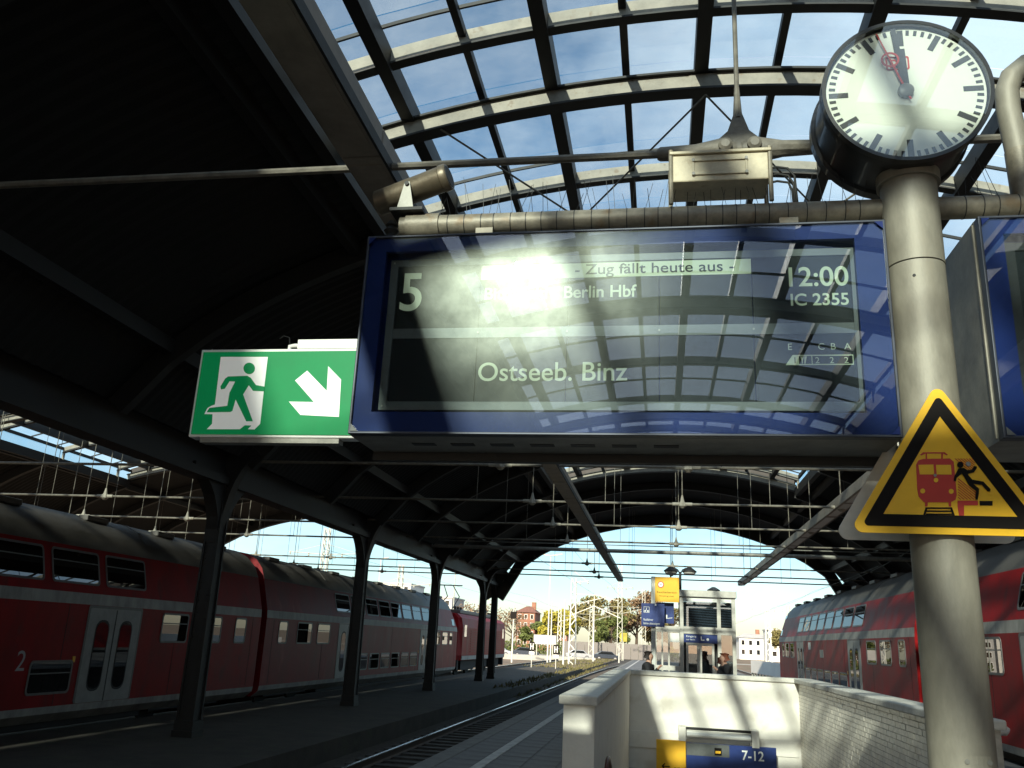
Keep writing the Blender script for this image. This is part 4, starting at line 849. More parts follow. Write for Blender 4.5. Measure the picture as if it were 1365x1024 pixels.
for (x0, x1, z0, z1) in ((LFX0 + 0.112, 1.718, 2.332, 3.078), (1.832, LFX1 - 0.112, 2.332, 3.078), (1.832, LFX1 - 0.112, 0.05, 2.118)):
    MB().box(x0, LFY0 + 0.035, z0, x1, LFY0 + 0.045, z1).build('glass_pane', 'lift_glass', lf)
for x0, x1 in ((0.80, 1.155), (1.20, 1.60)):
    dr = MB(); frame_poly(dr, rect(x0 - 0.02, 0.05, x1 + 0.02, 1.855), rect(x0 + 0.05, 0.15, x1 - 0.05, 1.78), XZ, LFY0 + 0.03, LFY0 + 0.07); dd = dr.build('door', 'lift_frame', lf)
    MB().box(x0 + 0.05, LFY0 + 0.045, 0.15, x1 - 0.05, LFY0 + 0.055, 1.78).build('door_pane', 'lift_glass', dd)
MB().box(LFX0 + 0.02, LFY0 + 0.12, 0.05, LFX0 + 0.03, LFY1 - 0.1, 3.1).build('glass_pane', 'lift_glass', lf); MB().box(LFX1 - 0.03, LFY0 + 0.12, 0.05, LFX1 - 0.02, LFY1 - 0.1, 3.1).build('glass_pane', 'lift_glass', lf)
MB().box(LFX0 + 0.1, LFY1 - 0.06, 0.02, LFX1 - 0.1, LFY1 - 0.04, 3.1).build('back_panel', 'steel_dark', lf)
MB().box(LFX0 + 0.112, LFY0 + 0.22, 2.34, LFX1 - 0.112, LFY0 + 0.24, 3.07).build('reflection_panel', 'reflection_grey', lf)  # panel painted as the hall roof mirrored in the lift glass
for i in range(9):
    zz = 2.38 + i * 0.075; MB().beam((LFX0 + 0.12, LFY0 + 0.20, zz + 0.04), (LFX1 - 0.12, LFY0 + 0.20, zz - 0.02), 0.03, 0.028).build('reflection_stripe', 'steel_black', lf)  # dark bars stand in for the stripes of that mirrored roof
MB().box(LFX0 + 0.15, LFY0 + 0.3, 0.05, LFX1 - 0.15, LFY1 - 0.3, 2.3).build('lift_car', 'steel_dark', lf)
MB().lathe([(0.16, 0), (0.20, 0.03), (0.20, 0.08), (0.05, 0.17)], (1.68, 28.8, LFT), 'Z', 8).build('roof_vent', 'zinc_dull', lf)
# glazed lobby left of the shaft
MB().box(-0.16, 28.05, 2.14, LFX0 - 0.002, 28.13, 2.32).build('lobby_rail', 'lift_frame', lf); MB().box(-0.16, 28.05, 1.02, LFX0 - 0.002, 28.13, 1.16).build('lobby_rail', 'lift_frame', lf)
for xx in (-0.16, 0.04, 0.24): MB().box(xx, 28.06, 0, xx + 0.05, 28.12, 2.138 if xx > -0.1 else 2.138).build('frame_post', 'lift_frame', lf)
MB().box(-0.1, 28.08, 0.05, LFX0 - 0.01, 28.09, 1.018).build('glass_pane', 'lift_glass', lf); MB().box(-0.1, 28.08, 1.162, LFX0 - 0.01, 28.09, 2.138).build('glass_pane', 'lift_glass', lf)
MB().box(0.30, 28.02, 1.85, 0.58, 28.045, 2.12).build('notice', 'white_plastic', lf)

sg = thing('sign_post', 'pale post carrying the yellow and blue signs before the lift', 'post', (-0.175, 24.1, 0))
MB().box(-0.235, 24.05, 0, -0.115, 24.17, 3.50).build('post', 'mast_pale', sg, bevel=0.01)
ys = thing('smoking_area_sign', 'yellow square sign with round symbol above the blue sign', 'sign', (0.18, 24.0, 2.85))
MB().box(-0.13, 23.98, 2.845, 0.500, 24.04, 3.490).build('panel', 'orange_yellow', ys)
ys2 = MB(); frame_poly(ys2, ring_poly(0.02, 3.29, 0.085, 20), ring_poly(0.02, 3.29, 0.065, 20), XZ, 23.979, 23.975); ys2.build('symbol', 'print_red', ys)
flat(ring_poly(0.02, 3.29, 0.064, 20), 23.979, 23.976, 'symbol', 'print_white', ys); flat([(-0.02, 3.275), (0.06, 3.30), (0.06, 3.31), (-0.02, 3.285)], 23.9755, 23.973, 'symbol', 'print_black', ys)
text('lettering', 'Raucherbereich', -0.08, 3.07, 23.979, 0.05, 'print_black', ys, 0.52); text('lettering', 'Smoking area', -0.02, 2.98, 23.979, 0.035, 'print_black', ys, 0.38)
bs = thing('cyclist_sign', 'blue sign asking cyclists to dismount left of the lift', 'sign', (-0.19, 23.95, 2.2))
MB().box(-0.490, 23.95, 2.195, 0.115, 24.0, 2.790).build('panel', 'sign_blue', bs)
f_ = MB(); frame_poly(f_, rect(-0.43, 2.55, -0.28, 2.70), rect(-0.42, 2.56, -0.29, 2.69), XZ, 23.949, 23.945); f_.prism(ring_poly(-0.39, 2.59, 0.022, 12), XZ, 23.949, 23.945); f_.prism(ring_poly(-0.32, 2.59, 0.022, 12), XZ, 23.949, 23.945)
f_.prism([(-0.375, 2.60), (-0.36, 2.60), (-0.34, 2.67), (-0.36, 2.67)], XZ, 23.949, 23.945); f_.build('symbol', 'print_white', bs)
text('lettering', 'Radfahrer', -0.43, 2.345, 23.949, 0.055, 'print_white', bs, 0.25); text('lettering', 'bitte absteigen', -0.43, 2.25, 23.949, 0.055, 'print_white', bs, 0.42)
flat(rect(-0.135, 2.735, -0.095, 2.775), 23.949, 23.946, 'sticker', 'print_white', bs)
bs3 = thing('direction_sign', 'small dark blue sign half hidden behind the cyclist sign', 'sign', (0.2, 24.2, 2.3))
MB().box(-0.10, 24.2, 2.30, 0.365, 24.25, 2.835).build('panel', 'sign_blue', bs3); flat([(0.16, 2.42), (0.32, 2.44), (0.32, 2.455), (0.19, 2.435), (0.19, 2.52), (0.16, 2.52)], 24.199, 24.195, 'symbol', 'print_white', bs3)
tl = thing('twin_lamp', 'dark lamp post with two round hanging lamps above the lift', 'lamp post', (0.66, 31.5, 0))
MB().path([(0.70, 31.5, 0), (0.70, 31.5, 4.25)], 0.045, 10).build('pole', 'steel_dark', tl, True)
for s in (-1, 1):
    MB().path([(0.70, 31.5, 4.15), (0.70 + s * 0.08, 31.5, 4.32), (0.70 + s * 0.2, 31.5, 4.38), (0.70 + s * 0.30, 31.5, 4.36)], 0.02, 8).build('arm', 'steel_dark', tl, True)
    hd = MB().lathe([(0.06, 0.12), (0.16, 0.05), (0.25, -0.02), (0.255, -0.05)], (0.70 + s * 0.32, 31.5, 4.30), 'Z', 20).build('lamp_head', 'steel_dark', tl, True)
    MB().lathe([(0.23, -0.051), (0.20, -0.11), (0.10, -0.15)], (0.70 + s * 0.32, 31.5, 4.30), 'Z', 20).build('lamp_glass', 'lamp_lens', hd, True)

# ================================================================== PEOPLE
def skin(name, pts, edges, m, parent, sub=2):
    off = WLOC[parent.name]; me = bpy.data.meshes.new(name); me.from_pydata([Vector(p[:3]) - off for p in pts], edges, []); me.materials.append(MATS[m])
    o = bpy.data.objects.new(name, me); COL.objects.link(o); o.parent = parent
    md = o.modifiers.new('skin', 'SKIN'); md.use_smooth_shade = True
    for i, p in enumerate(pts):
        sv = me.skin_vertices[0].data[i]; rx = p[3]; sv.radius = rx if isinstance(rx, tuple) else (rx, rx); sv.use_root = (i == 0)
    ss = o.modifiers.new('sub', 'SUBSURF'); ss.levels = sub; ss.render_levels = sub
    return o
def person(x, y, h, face, label, jacket, trousers, hair, lean=0.0, hand_up=True):
    """standing figure; face = heading angle of the gaze (0 = +x)"""
    p = thing('person', label, 'person', (x, y, 0)); k = h / 1.75
    fx, fy = math.cos(face), math.sin(face); sx, sy = -fy, fx
    def P(f, s, z, r): return (x + (fx * f + sx * s) * k, y + (fy * f + sy * s) * k, z * k, r * k)
    J = [P(0, 0, 0.95, 0.135), P(lean * .3, 0, 1.12, 0.125), P(lean * .6, 0, 1.30, 0.145), P(lean * .8, 0, 1.43, 0.10), P(lean, 0, 1.51, 0.055), P(lean + .02, 0, 1.60, 0.085), P(lean + .025, 0, 1.67, 0.092), P(lean + .015, 0, 1.735, 0.05),
         P(lean + .115, 0, 1.615, 0.016)]
    E_ = [(0, 1), (1, 2), (2, 3), (3, 4), (4, 5), (5, 6), (6, 7), (5, 8)]
    arms, legs = [], []
    for s in (-1, 1):
        n = len(J); el = P(lean + .06, s * .24, 1.16, 0.042); wr = P(lean + .24, s * .10, 1.33 if hand_up and s > 0 else 1.05, 0.03)
        J += [P(lean * .8, s * .17, 1.41, 0.06), el, wr, P(lean + .29, s * .07, 1.39 if hand_up and s > 0 else 1.0, 0.035)]
        E_ += [(3, n), (n, n + 1), (n + 1, n + 2), (n + 2, n + 3)]; arms.append(n)
        for q in range(4):     # fingers
            J.append(P(lean + .33 + .012 * q, s * (.04 + .02 * q), (1.43 if hand_up and s > 0 else 0.93) - .008 * q, 0.009)); E_.append((n + 3, len(J) - 1))
        n = len(J)
        J += [P(0, s * .09, 0.88, 0.10), P(.02, s * .10, 0.50, 0.06), P(-.01, s * .10, 0.09, 0.042), P(.14, s * .11, 0.045, 0.035)]
        E_ += [(0, n), (n, n + 1), (n + 1, n + 2), (n + 2, n + 3)]; legs.append(n)
    skin('body', J, E_, 'skin', p)
    jp = [J[0][:3] + (0.165 * k,), J[1][:3] + (0.155 * k,), J[2][:3] + (0.175 * k,), J[3][:3] + (0.125 * k,), P(lean * .9, 0, 1.49, 0.075)]; je = [(0, 1), (1, 2), (2, 3), (3, 4)]
    for a in arms:
        n = len(jp); jp += [J[a][:3] + (0.088 * k,), J[a + 1][:3] + (0.066 * k,), J[a + 2][:3] + (0.050 * k,)]; je += [(3, n), (n, n + 1), (n + 1, n + 2)]
    skin('jacket', jp, je, jacket, p)
    tp = [P(0, 0, 0.93, 0.150)]; te = []
    for a in legs:
        n = len(tp); tp += [J[a][:3] + (0.115 * k,), J[a + 1][:3] + (0.078 * k,), J[a + 2][:3] + (0.062 * k,)]; te += [(0, n), (n, n + 1), (n + 1, n + 2)]
    skin('trousers', tp, te, trousers, p)
    for a in legs:
        q, q2 = J[a + 2], J[a + 3]; skin('shoe', [(q[0], q[1], 0.055 * k, 0.052 * k), (q2[0], q2[1], 0.04 * k, 0.045 * k)], [(0, 1)], 'rubber', p, 1)
    hp_ = [P(lean - .015, 0, 1.66, 0.098), P(lean - .02, 0, 1.72, 0.088), P(lean + .03, 0, 1.755, 0.060), P(lean - .045, 0, 1.58, 0.075)]
    skin('hair', hp_, [(0, 1), (1, 2), (0, 3)], hair, p)
    return p
person(-0.36, 22.7, 1.56, R(-15), 'person in a black jacket with dark hair standing before the sign post', 'cloth_black', 'cloth_jeans', 'hair_dark', 0.10)
person(1.62, 23.0, 1.60, R(200), 'person with auburn hair in a dark jacket standing before the lift', 'cloth_black', 'cloth_black', 'hair_auburn', 0.08, True)
person(1.36, 23.4, 1.50, R(-20), 'person in a grey coat leaning forward before the lift door', 'cloth_grey', 'cloth_jeans', 'hair_auburn', 0.22, False)
# ================================================================== TRAINS
PROF = [(1.15, 0.30), (1.37, 0.48), (1.39, 0.62), (1.39, 2.62), (1.375, 2.85), (1.13, 3.80), (1.00, 4.12), (0.74, 4.40), (0.38, 4.57), (0.0, 4.63)]
def surf(hh):
    for (u0, h0), (u1, h1) in zip(PROF, PROF[1:]):
        if h0 <= hh <= h1: return u0 + (u1 - u0) * (hh - h0) / (h1 - h0)
    return 0
def coach(xc, y0, zr, s, label, nose=False, body='train_red', lights=None, number=False):
    L = 26.6
    c = thing('double_deck_coach', label, 'train coach', (xc, y0, zr))
    def ye(hh, end):
        if end and nose: return L - max(0, hh - 2.7) * 0.85 - (0.10 if hh < 0.6 else 0)
        return L - max(0, hh - 3.9) * 0.25 if end else max(0, hh - 3.9) * 0.25
    def zone(nm, i0, i1, mm, grow=0.0):
        m = MB(); ring = PROF[i0:i1 + 1]
        for side in (1, -1):
            vsx = []
            for u, hh in ring: vsx += [(xc + side * (u + grow), y0 + ye(hh, 0), zr + hh), (xc + side * (u + grow), y0 + 0.9, zr + hh), (xc + side * (u + grow), y0 + L - 2.6, zr + hh), (xc + side * (u + grow), y0 + ye(hh, 1), zr + hh)]
            m.add(vsx, [(i * 4 + j, i * 4 + j + 1, i * 4 + 5 + j, i * 4 + 4 + j) for i in range(len(ring) - 1) for j in range(3)])
        return m.build(nm, mm, c, True)
    zone('skirt', 0, 2, 'train_stripe'); zone('lower_side', 2, 3, body); zone('stripe', 3, 4, 'train_stripe'); zone('upper_side', 4, 5, body); zone('roof', 5, 9, 'train_roof')
    for end in (0, 1):
        e = MB(); pts = [(xc + u, y0 + ye(h_, end), zr + h_) for u, h_ in PROF] + [(xc - u, y0 + ye(h_, end), zr + h_) for u, h_ in PROF[-2::-1]]
        n = len(pts); e.v = pts; k = len(PROF)
        for i in range(k - 1): e.f.append((i, i + 1, n - 2 - i, n - 1 - i))
        e.build('end_wall', body, c)
    def put(nm, mm, ya, yb, ha, hb, d0, d1, parent=c, rad=0.0, hole=None):
        sh = rounded(rect(ya, ha, yb, hb), rad, 3) if rad else rect(ya, ha, yb, hb)
        fn = lambda a, b_, d: (xc + s * (surf(b_) + d), y0 + a, zr + b_)
        m = MB()
        if hole: frame_poly(m, sh, rounded(rect(ya + hole, ha + hole, yb - hole, hb - hole), max(0.01, rad - hole * .6), 3), fn, d0, d1)
        else: m.prism(sh, fn, d0, d1)
        return m.build(nm, mm, parent)
    def window(ya, yb, ha, hb, frame='window_frame'):
        f = put('window', frame, ya, yb, ha, hb, -0.01, 0.014, c, 0.09, 0.045)
        put('pane', 'train_glass', ya + 0.04, yb - 0.04, ha + 0.04, hb - 0.04, -0.01, 0.006, f, 0.06)
        if yb - ya > 1.0: put('sash_bar', frame, ya + 0.04, yb - 0.04, hb - 0.26, hb - 0.235, 0.0, 0.011, f)
    for mir in (0, 1):
        Q = (lambda a, b_: (a, b_)) if not mir else (lambda a, b_: (L - b_, L - a))
        for a, b_ in ((0.95, 1.65), (2.45, 3.75), (4.25, 5.50)):
            if nose and mir and a < 2: a, b_ = 1.3, 2.0
            ya, yb = Q(a, b_); window(ya, yb, 1.85, 2.56)
        da, db = Q(6.45, 8.35)
        dr = put('door', 'door_grey', da, db, 0.63, 2.56, -0.01, 0.012, c, 0.05)
        mid = (da + db) / 2
        put('door_gap', 'rubber', mid - 0.018, mid + 0.018, 0.64, 2.54, 0.0, 0.0145, dr)
        put('door_frame', 'window_frame', da - 0.06, db + 0.06, 0.625, 2.615, -0.01, 0.010, dr, 0.06, 0.058)
        for q0, q1 in ((da + 0.30, mid - 0.22), (mid + 0.22, db - 0.30)):
            wf = put('door_window', 'rubber', q0 - 0.03, q1 + 0.03, 0.85, 2.32, 0.0, 0.016, dr, 0.19)
            put('door_pane', 'train_glass', q0, q1, 0.90, 2.27, 0.0, 0.019, dr, 0.17)
    for a in ([8.7, 11.2, 12.65, 14.1, 16.68] if not nose else [8.75 + i * 1.56 for i in range(6)]): window(a, a + 1.3, 0.85, 1.50)
    for i in range(8): window(6.15 + i * 1.80, 7.72 + i * 1.80, 3.02, 3.72)
    if number: 
        text('class_number', '2', 0, 0, 0, 0.39, 'plaster_grey', c, 0.24, fn=lambda a, b_: (xc + s * (surf(1.2) + 0.004), y0 + number + a * (1 if s > 0 else -1) , zr + 1.32 + b_))
    for i in range(7):
        ys_ = 0.55 + i * 4.25; put('panel_seam', 'train_under', ys_, ys_ + 0.018, 0.64, 2.60, -0.004, 0.0025)
    for mir in (0, 1):
        yh = 8.62 if not mir else L - 8.62; put('door_button', 'orange_yellow', yh - 0.04, yh + 0.04, 1.45, 1.57, -0.004, 0.012)
    # running gear
    for yb in (2.6, L - 3.4):
        bg_ = MB().box(xc - 1.15, y0 + yb - 1.7, zr + 0.25, xc + 1.15, y0 + yb + 1.7, zr + 0.85).build('bogie', 'train_under', c)
        for dy in (-1.25, 1.25):
            for sx in (-0.78, 0.78): MB().lathe([(0.46, -0.06), (0.46, 0.02), (0.49, 0.03), (0.49, 0.06)], (xc + sx, y0 + yb + dy, zr + 0.46), 'X', 24).build('wheel', 'train_under', bg_, True)
    MB().box(xc - 1.1, y0 + 5.4, zr + 0.18, xc + 1.1, y0 + L - 5.4, zr + 0.50).build('underframe', 'train_under', c)
    for i in range(9):
        yy = y0 + 1.2 + i * 2.9; MB().box(xc + s * 0.55 - 0.12, yy, zr + 4.46, xc + s * 0.55 + 0.12, yy + 0.8, zr + 4.58).build('roof_vent', 'train_roof', c, bevel=0.02)
    for i in range(3): MB().band([(xc + u * sg, zr + h_ + 0.012) for sg in (1,) for u, h_ in [(-1.0, 4.12), (-0.74, 4.40), (-0.38, 4.57), (0, 4.63), (0.38, 4.57), (0.74, 4.40), (1.0, 4.12)]], y0 + 5.5 + i * 7.5, y0 + 5.6 + i * 7.5, 0.02).build('roof_seam', 'train_roof', c)
    if not nose or True:
        MB().box(xc - 0.75, y0 - 0.34, zr + 0.95, xc + 0.75, y0 - 0.005, zr + 3.1).build('gangway_bellows', 'rubber', c)
    MB().tube((xc - 0.85, y0 - 0.3, zr + 1.05), (xc - 0.85, y0 - 0.01, zr + 1.05), 0.07, 10).build('buffer', 'train_under', c); MB().tube((xc + 0.85, y0 - 0.3, zr + 1.05), (xc + 0.85, y0 - 0.01, zr + 1.05), 0.07, 10).build('buffer', 'train_under', c)
    if nose:
        if s < 0:
            put('cab_window', 'dark_glass', L - 1.05, L - 0.55, 2.95, 3.25, 0.0, 0.012, c, 0.04)
            put('cab_marker', 'dark_glass', L - 1.55, L - 0.95, 3.82, 3.98, 0.0, 0.02, c)
            put('logo_panel', 'train_stripe', 13.2, 14.0, 1.95, 2.25, 0.0, 0.006, c); put('logo_field', 'print_white', 16.2, 16.8, 2.25, 2.55, 0.0, 0.006, c)
        else: put('cab_window', 'dark_glass', L - 1.3, L - 0.7, 2.95, 3.3, 0.0, 0.012, c, 0.04)
    return c
coach(-13.4, -0.9, Z_TRACK, 1, 'dark red double deck coach with number 2 nearest at the left edge', number=16.30)
coach(-13.4, 26.1, Z_TRACK, 1, 'faded red double deck coach coupled to the locomotive', nose=True, body='train_pink')
coach(7.8, 24.35, -0.38, -1, 'red double deck driving coach with slanted upper windows right of the lift', nose=True)
coach(7.8, -2.65, -0.38, -1, 'bright red double deck coach partly hidden by the big post')

def loco(xc, y0, zr):
    c = thing('electric_locomotive', 'red ribbed electric locomotive at the far end of the left train', 'locomotive', (xc, y0, zr)); L = 16.4
    m = MB(); ring = [(1.40, 0.95), (1.47, 1.25), (1.47, 2.9), (1.36, 3.45), (1.05, 3.72), (0, 3.80)]
    pts = []
    for yy, k in ((0.0, 0.86), (0.55, 1.0), (L - 0.55, 1.0), (L, 0.86)):
        yo = 0.0
        pts.append([(xc + sg * u * k, y0 + yy + ((0.45 if yy < 1 else -0.45) * max(0, (h_ - 2.0)) / 1.8 if yy in (0.0, L) else 0), zr + h_) for sg, seq in ((-1, ring), (1, ring[-2::-1])) for u, h_ in seq])
    n = len(pts[0])
    for p in pts: m.v += p
    for i in range(3):
        for k in range(n - 1): m.f.append((i * n + k, i * n + k + 1, (i + 1) * n + k + 1, (i + 1) * n + k))
    m.f.append(tuple(range(n))); m.f.append(tuple(3 * n + k for k in range(n))); m.build('body', 'train_red', c)
    for i in range(9): MB().box(xc + 1.465, y0 + 2.9, zr + 1.45 + i * 0.155, xc + 1.50, y0 + L - 2.9, zr + 1.50 + i * 0.155).build('body_rib', 'train_pink', c)
    MB().box(xc - 1.45, y0 + 0.6, zr + 0.98, xc + 1.478, y0 + L - 0.6, zr + 1.22).build('sill_stripe', 'train_stripe', c)
    for a in (1.0, L - 1.9):
        w_ = MB().box(xc + 1.40, y0 + a, zr + 2.35, xc + 1.478, y0 + a + 0.65, zr + 3.05).build('cab_window', 'dark_glass', c)
        MB().box(xc + 1.40, y0 + a + 0.80, zr + 1.2, xc + 1.474, y0 + a + 1.35, zr + 2.95).build('cab_door', 'train_pink', c)
    MB().box(xc - 1.0, y0 + 1.6, zr + 3.74, xc + 1.0, y0 + L - 1.6, zr + 3.98).build('roof_deck', 'train_roof', c, bevel=0.05)
    for a in (2.6, L - 2.6):
        pg = MB(); s_ = 1 if a < L / 2 else -1
        up = 1.0 if s_ > 0 else 0.12
        for sx in (-0.5, 0.5):
            pg.tube((xc + sx, y0 + a - s_ * 1.0, zr + 4.05), (xc + sx * .8, y0 + a + s_ * 1.1, zr + 4.1 + 0.75 * up), 0.035, 6); pg.tube((xc + sx * .8, y0 + a + s_ * 1.1, zr + 4.1 + 0.75 * up), (xc + sx * .6, y0 + a - s_ * 0.4, zr + 4.15 + 1.3 * up), 0.03, 6)
        pg.tube((xc - 0.9, y0 + a - s_ * 0.4, zr + 4.18 + 1.3 * up), (xc + 0.9, y0 + a - s_ * 0.4, zr + 4.18 + 1.3 * up), 0.04, 6)
        pg.build('pantograph', 'steel_dark', c)
        for dy in (-0.8, 0, 0.8): MB().lathe([(0.06, 0), (0.11, 0.04), (0.06, 0.08), (0.11, 0.12), (0.06, 0.16), (0.10, 0.20)], (xc + 0.6, y0 + a + dy, zr + 3.98), 'Z', 8).build('insulator', 'steel_dark', c)
    for yb in (3.6, L - 3.6):
        bg_ = MB().box(xc - 1.2, y0 + yb - 2.0, zr + 0.35, xc + 1.2, y0 + yb + 2.0, zr + 0.90).build('bogie', 'train_under', c)
        for dy in (-1.55, 1.55):
            for sx in (-0.78, 0.78): MB().lathe([(0.60, -0.06), (0.60, 0.02), (0.63, 0.03), (0.63, 0.06)], (xc + sx, y0 + yb + dy, zr + 0.60), 'X', 24).build('wheel', 'train_under', bg_, True)
    MB().box(xc - 1.3, y0 + 0.1, zr + 0.4, xc + 1.3, y0 + 0.5, zr + 0.98).build('buffer_beam', 'train_under', c); MB().box(xc - 1.3, y0 + L - 0.5, zr + 0.4, xc + 1.3, y0 + L - 0.1, zr + 0.98).build('buffer_beam', 'train_under', c)
    MB().box(xc - 1.1, y0 + 5.8, zr + 0.4, xc + 1.1, y0 + L - 5.8, zr + 1.0).build('equipment_case', 'train_under', c)
    return c
loco(-13.4, 53.3, Z_TRACK)

# ================================================================== BEYOND THE HALL
def h_sign(x, y, hgt, label):
    t = thing('stop_board', label, 'sign', (x, y, Z_LOW), 'stop boards with the letter H')
    MB().tube((x, y, Z_LOW), (x, y, Z_LOW + hgt), 0.035, 8).build('post', 'mast_pale', t, True)
    MB().box(x - 0.22, y - 0.03, Z_LOW + hgt - 0.05, x + 0.22, y - 0.01, Z_LOW + hgt + 0.72).build('board', 'print_black', t)
    for dx in (-0.13, 0.07): flat(rect(x + dx, Z_LOW + hgt + 0.10, x + dx + 0.06, Z_LOW + hgt + 0.60), y - 0.031, y - 0.036, 'letter', 'print_white', t)
    flat(rect(x - 0.07, Z_LOW + hgt + 0.32, x + 0.07, Z_LOW + hgt + 0.385), y - 0.031, y - 0.036, 'letter', 'print_white', t)
    MB().box(x - 0.22, y - 0.03, Z_LOW + hgt - 0.28, x + 0.22, y - 0.01, Z_LOW + hgt - 0.06).build('lower_plate', 'print_white', t)
h_sign(-10.47, 74, 1.30, 'black and white H board nearer the locomotive'); h_sign(-8.40, 73.5, 1.15, 'black and white H board beside the empty track')

def lattice_mast(x, y, h, w0, label, arms=(), m='mast_grey', zb=-0.9):
    t = thing('catenary_mast', label, 'mast', (x, y, zb), 'lattice masts of the overhead line')
    mb = MB(); w1 = w0 * 0.6
    for sx in (-1, 1):
        for sy in (-1, 1): mb.beam((x + sx * w0 / 2, y + sy * w0 / 2, zb), (x + sx * w1 / 2, y + sy * w1 / 2, zb + h), 0.09, 0.09)
    n = max(4, int(h / 0.8))
    for i in range(n):
        za, zb2 = i / n, (i + 1) / n; wa, wb = w0 + (w1 - w0) * za, w0 + (w1 - w0) * zb2; s = 1 if i % 2 else -1
        for sy in (-1, 1):
            mb.beam((x - s * wa / 2, y + sy * wa / 2, zb + h * za), (x + s * wb / 2, y + sy * wb / 2, zb + h * zb2), 0.05, 0.05)
            mb.beam((x + sy * wa / 2, y - s * wa / 2, zb + h * za), (x + sy * wb / 2, y + s * wb / 2, zb + h * zb2), 0.05, 0.05)
    mb.build('lattice', m, t)
    for (dx, z0, z1) in arms:
        a = MB().tube((x, y, zb + z0), (x + dx, y, zb + z1), 0.05, 6); a.tube((x, y, zb + z0 + 1.2), (x + dx * 0.8, y, zb + z1 + 0.1), 0.03, 5)
        for q in (0.45, 0.95): a.lathe([(0.05, -0.3), (0.13, -0.2), (0.05, -0.1), (0.13, 0.0), (0.05, 0.1)], (x + dx * q, y, zb + z0 + (z1 - z0) * q), 'Z', 6)
        a.build('arm', m, t)
    return t
lattice_mast(-9.3, 96.7, 9.3, 0.75, 'nearest lattice mast behind the H boards', ((3.6, 6.5, 7.5), (1.6, 8.9, 9.1)), 'mast_pale')
lattice_mast(-6.6, 150, 15.5, 0.9, 'tall lattice mast left of the cyclist sign', ((4.0, 7.5, 8.5), (-4, 7.5, 8.5), (2.2, 11.6, 11.9), (-2.2, 11.6, 11.9)))
lattice_mast(-12.5, 165, 9.5, 0.8, 'lattice mast before the dark trees', ((3.5, 6.5, 7.6), (-3.4, 6.5, 7.6)))
lattice_mast(-3.4, 190, 14, 0.9, 'lattice mast close to the left edge of the blue sign', ((3.5, 6.5, 7.6), (-2, 12, 12.2)))
lattice_mast(-20, 180, 9.5, 0.8, 'lattice mast before the yellow green tree', ((3.5, 6.5, 7.6),), 'mast_pale')
lattice_mast(17.2, 150, 12.5, 0.9, 'pale lattice mast beyond the white wall', ((2.5, 9, 9.3), (-2.5, 9, 9.3)), 'mast_pale')
lattice_mast(26.0, 190, 12.0, 0.9, 'lattice mast before the white buildings', ((2.5, 8, 8.3),))
lattice_mast(-36.0, 120, 12.0, 0.9, 'lattice mast rising behind the locomotive', ((4.5, 9, 9.5), (-3, 9, 9.5)), 'mast_grey')
lattice_mast(-38.0, 96, 14.0, 0.9, 'lattice mast seen between two iron columns', ((4.5, 11, 11.2), (-4.5, 11, 11.2)), 'mast_grey')

def thin_pole(x, y, h, label, kind='pole', m='mast_pale', head=None):
    t = thing('signal_pole' if kind == 'pole' else 'street_lamp', label, 'pole' if kind == 'pole' else 'street lamp', (x, y, -0.9))
    MB().tube((x, y, -0.9), (x, y, -0.9 + h), 0.10, 8, 0.06).build('pole', m, t, True)
    if head == 'lamp': MB().beam((x - 0.1, y, h - 0.9), (x + 1.3, y, h - 0.65), 0.22, 0.12).build('lamp_head', 'mast_grey', t)
    if head == 'lampL': MB().beam((x + 0.1, y, h - 0.9), (x - 1.1, y, h - 0.85), 0.22, 0.12).build('lamp_head', 'mast_grey', t)
    if head == 'tee':
        MB().beam((x - 1.5, y, h - 0.7), (x, y, h - 0.95), 0.3, 0.14).build('lamp_head', 'mast_grey', t); MB().beam((x + 1.5, y, h - 0.7), (x, y, h - 0.95), 0.3, 0.14).build('lamp_head', 'mast_grey', t)
    if head == 'arm': MB().beam((x, y, h * 0.75), (x + 3.4, y, h * 0.75 - 1.4), 0.08, 0.08).beam((x, y, h * 0.92), (x + 3.2, y, h * 0.84), 0.06, 0.06).beam((x, y, h * 0.75), (x - 3.0, y, h * 0.75 - 1.3), 0.08, 0.08).build('cantilever', m, t)
    if head == 'box': MB().box(x - 0.35, y - 0.2, h * 0.62, x + 0.35, y + 0.1, h * 0.62 + 0.8).build('signal_box', 'print_black', t)
    return t
thin_pole(-19.6, 105, 9.6, 'grey street lamp post right of the locomotive', 'lamp', 'mast_grey', 'lampL')
thin_pole(-17.2, 105, 6.6, 'white pole with a dark box right of the locomotive', 'pole', 'mast_pale', 'box')
thin_pole(-13.6, 110, 13.0, 'tall lamp post with two spread arms before the brick house', 'lamp', 'mast_pale', 'tee')
thin_pole(-13.0, 108, 7.2, 'short white pole beside the tall lamp post', 'pole')
thin_pole(-8.6, 118, 8.6, 'slim white mast with slanting arms beside the track', 'pole', 'mast_pale', 'arm')
thin_pole(-9.75, 92, 6.8, 'thin white pole in front of the nearest lattice mast', 'pole')
thin_pole(-5.8, 130, 2.6, 'short white signal post near the curve of the track', 'pole')
thin_pole(-44, 135, 14, 'street lamp above the roof of the faded red coach', 'lamp', 'mast_pale', 'lamp')
thin_pole(-30, 128, 13.5, 'street lamp above the locomotive roof', 'lamp', 'mast_grey', 'lamp')

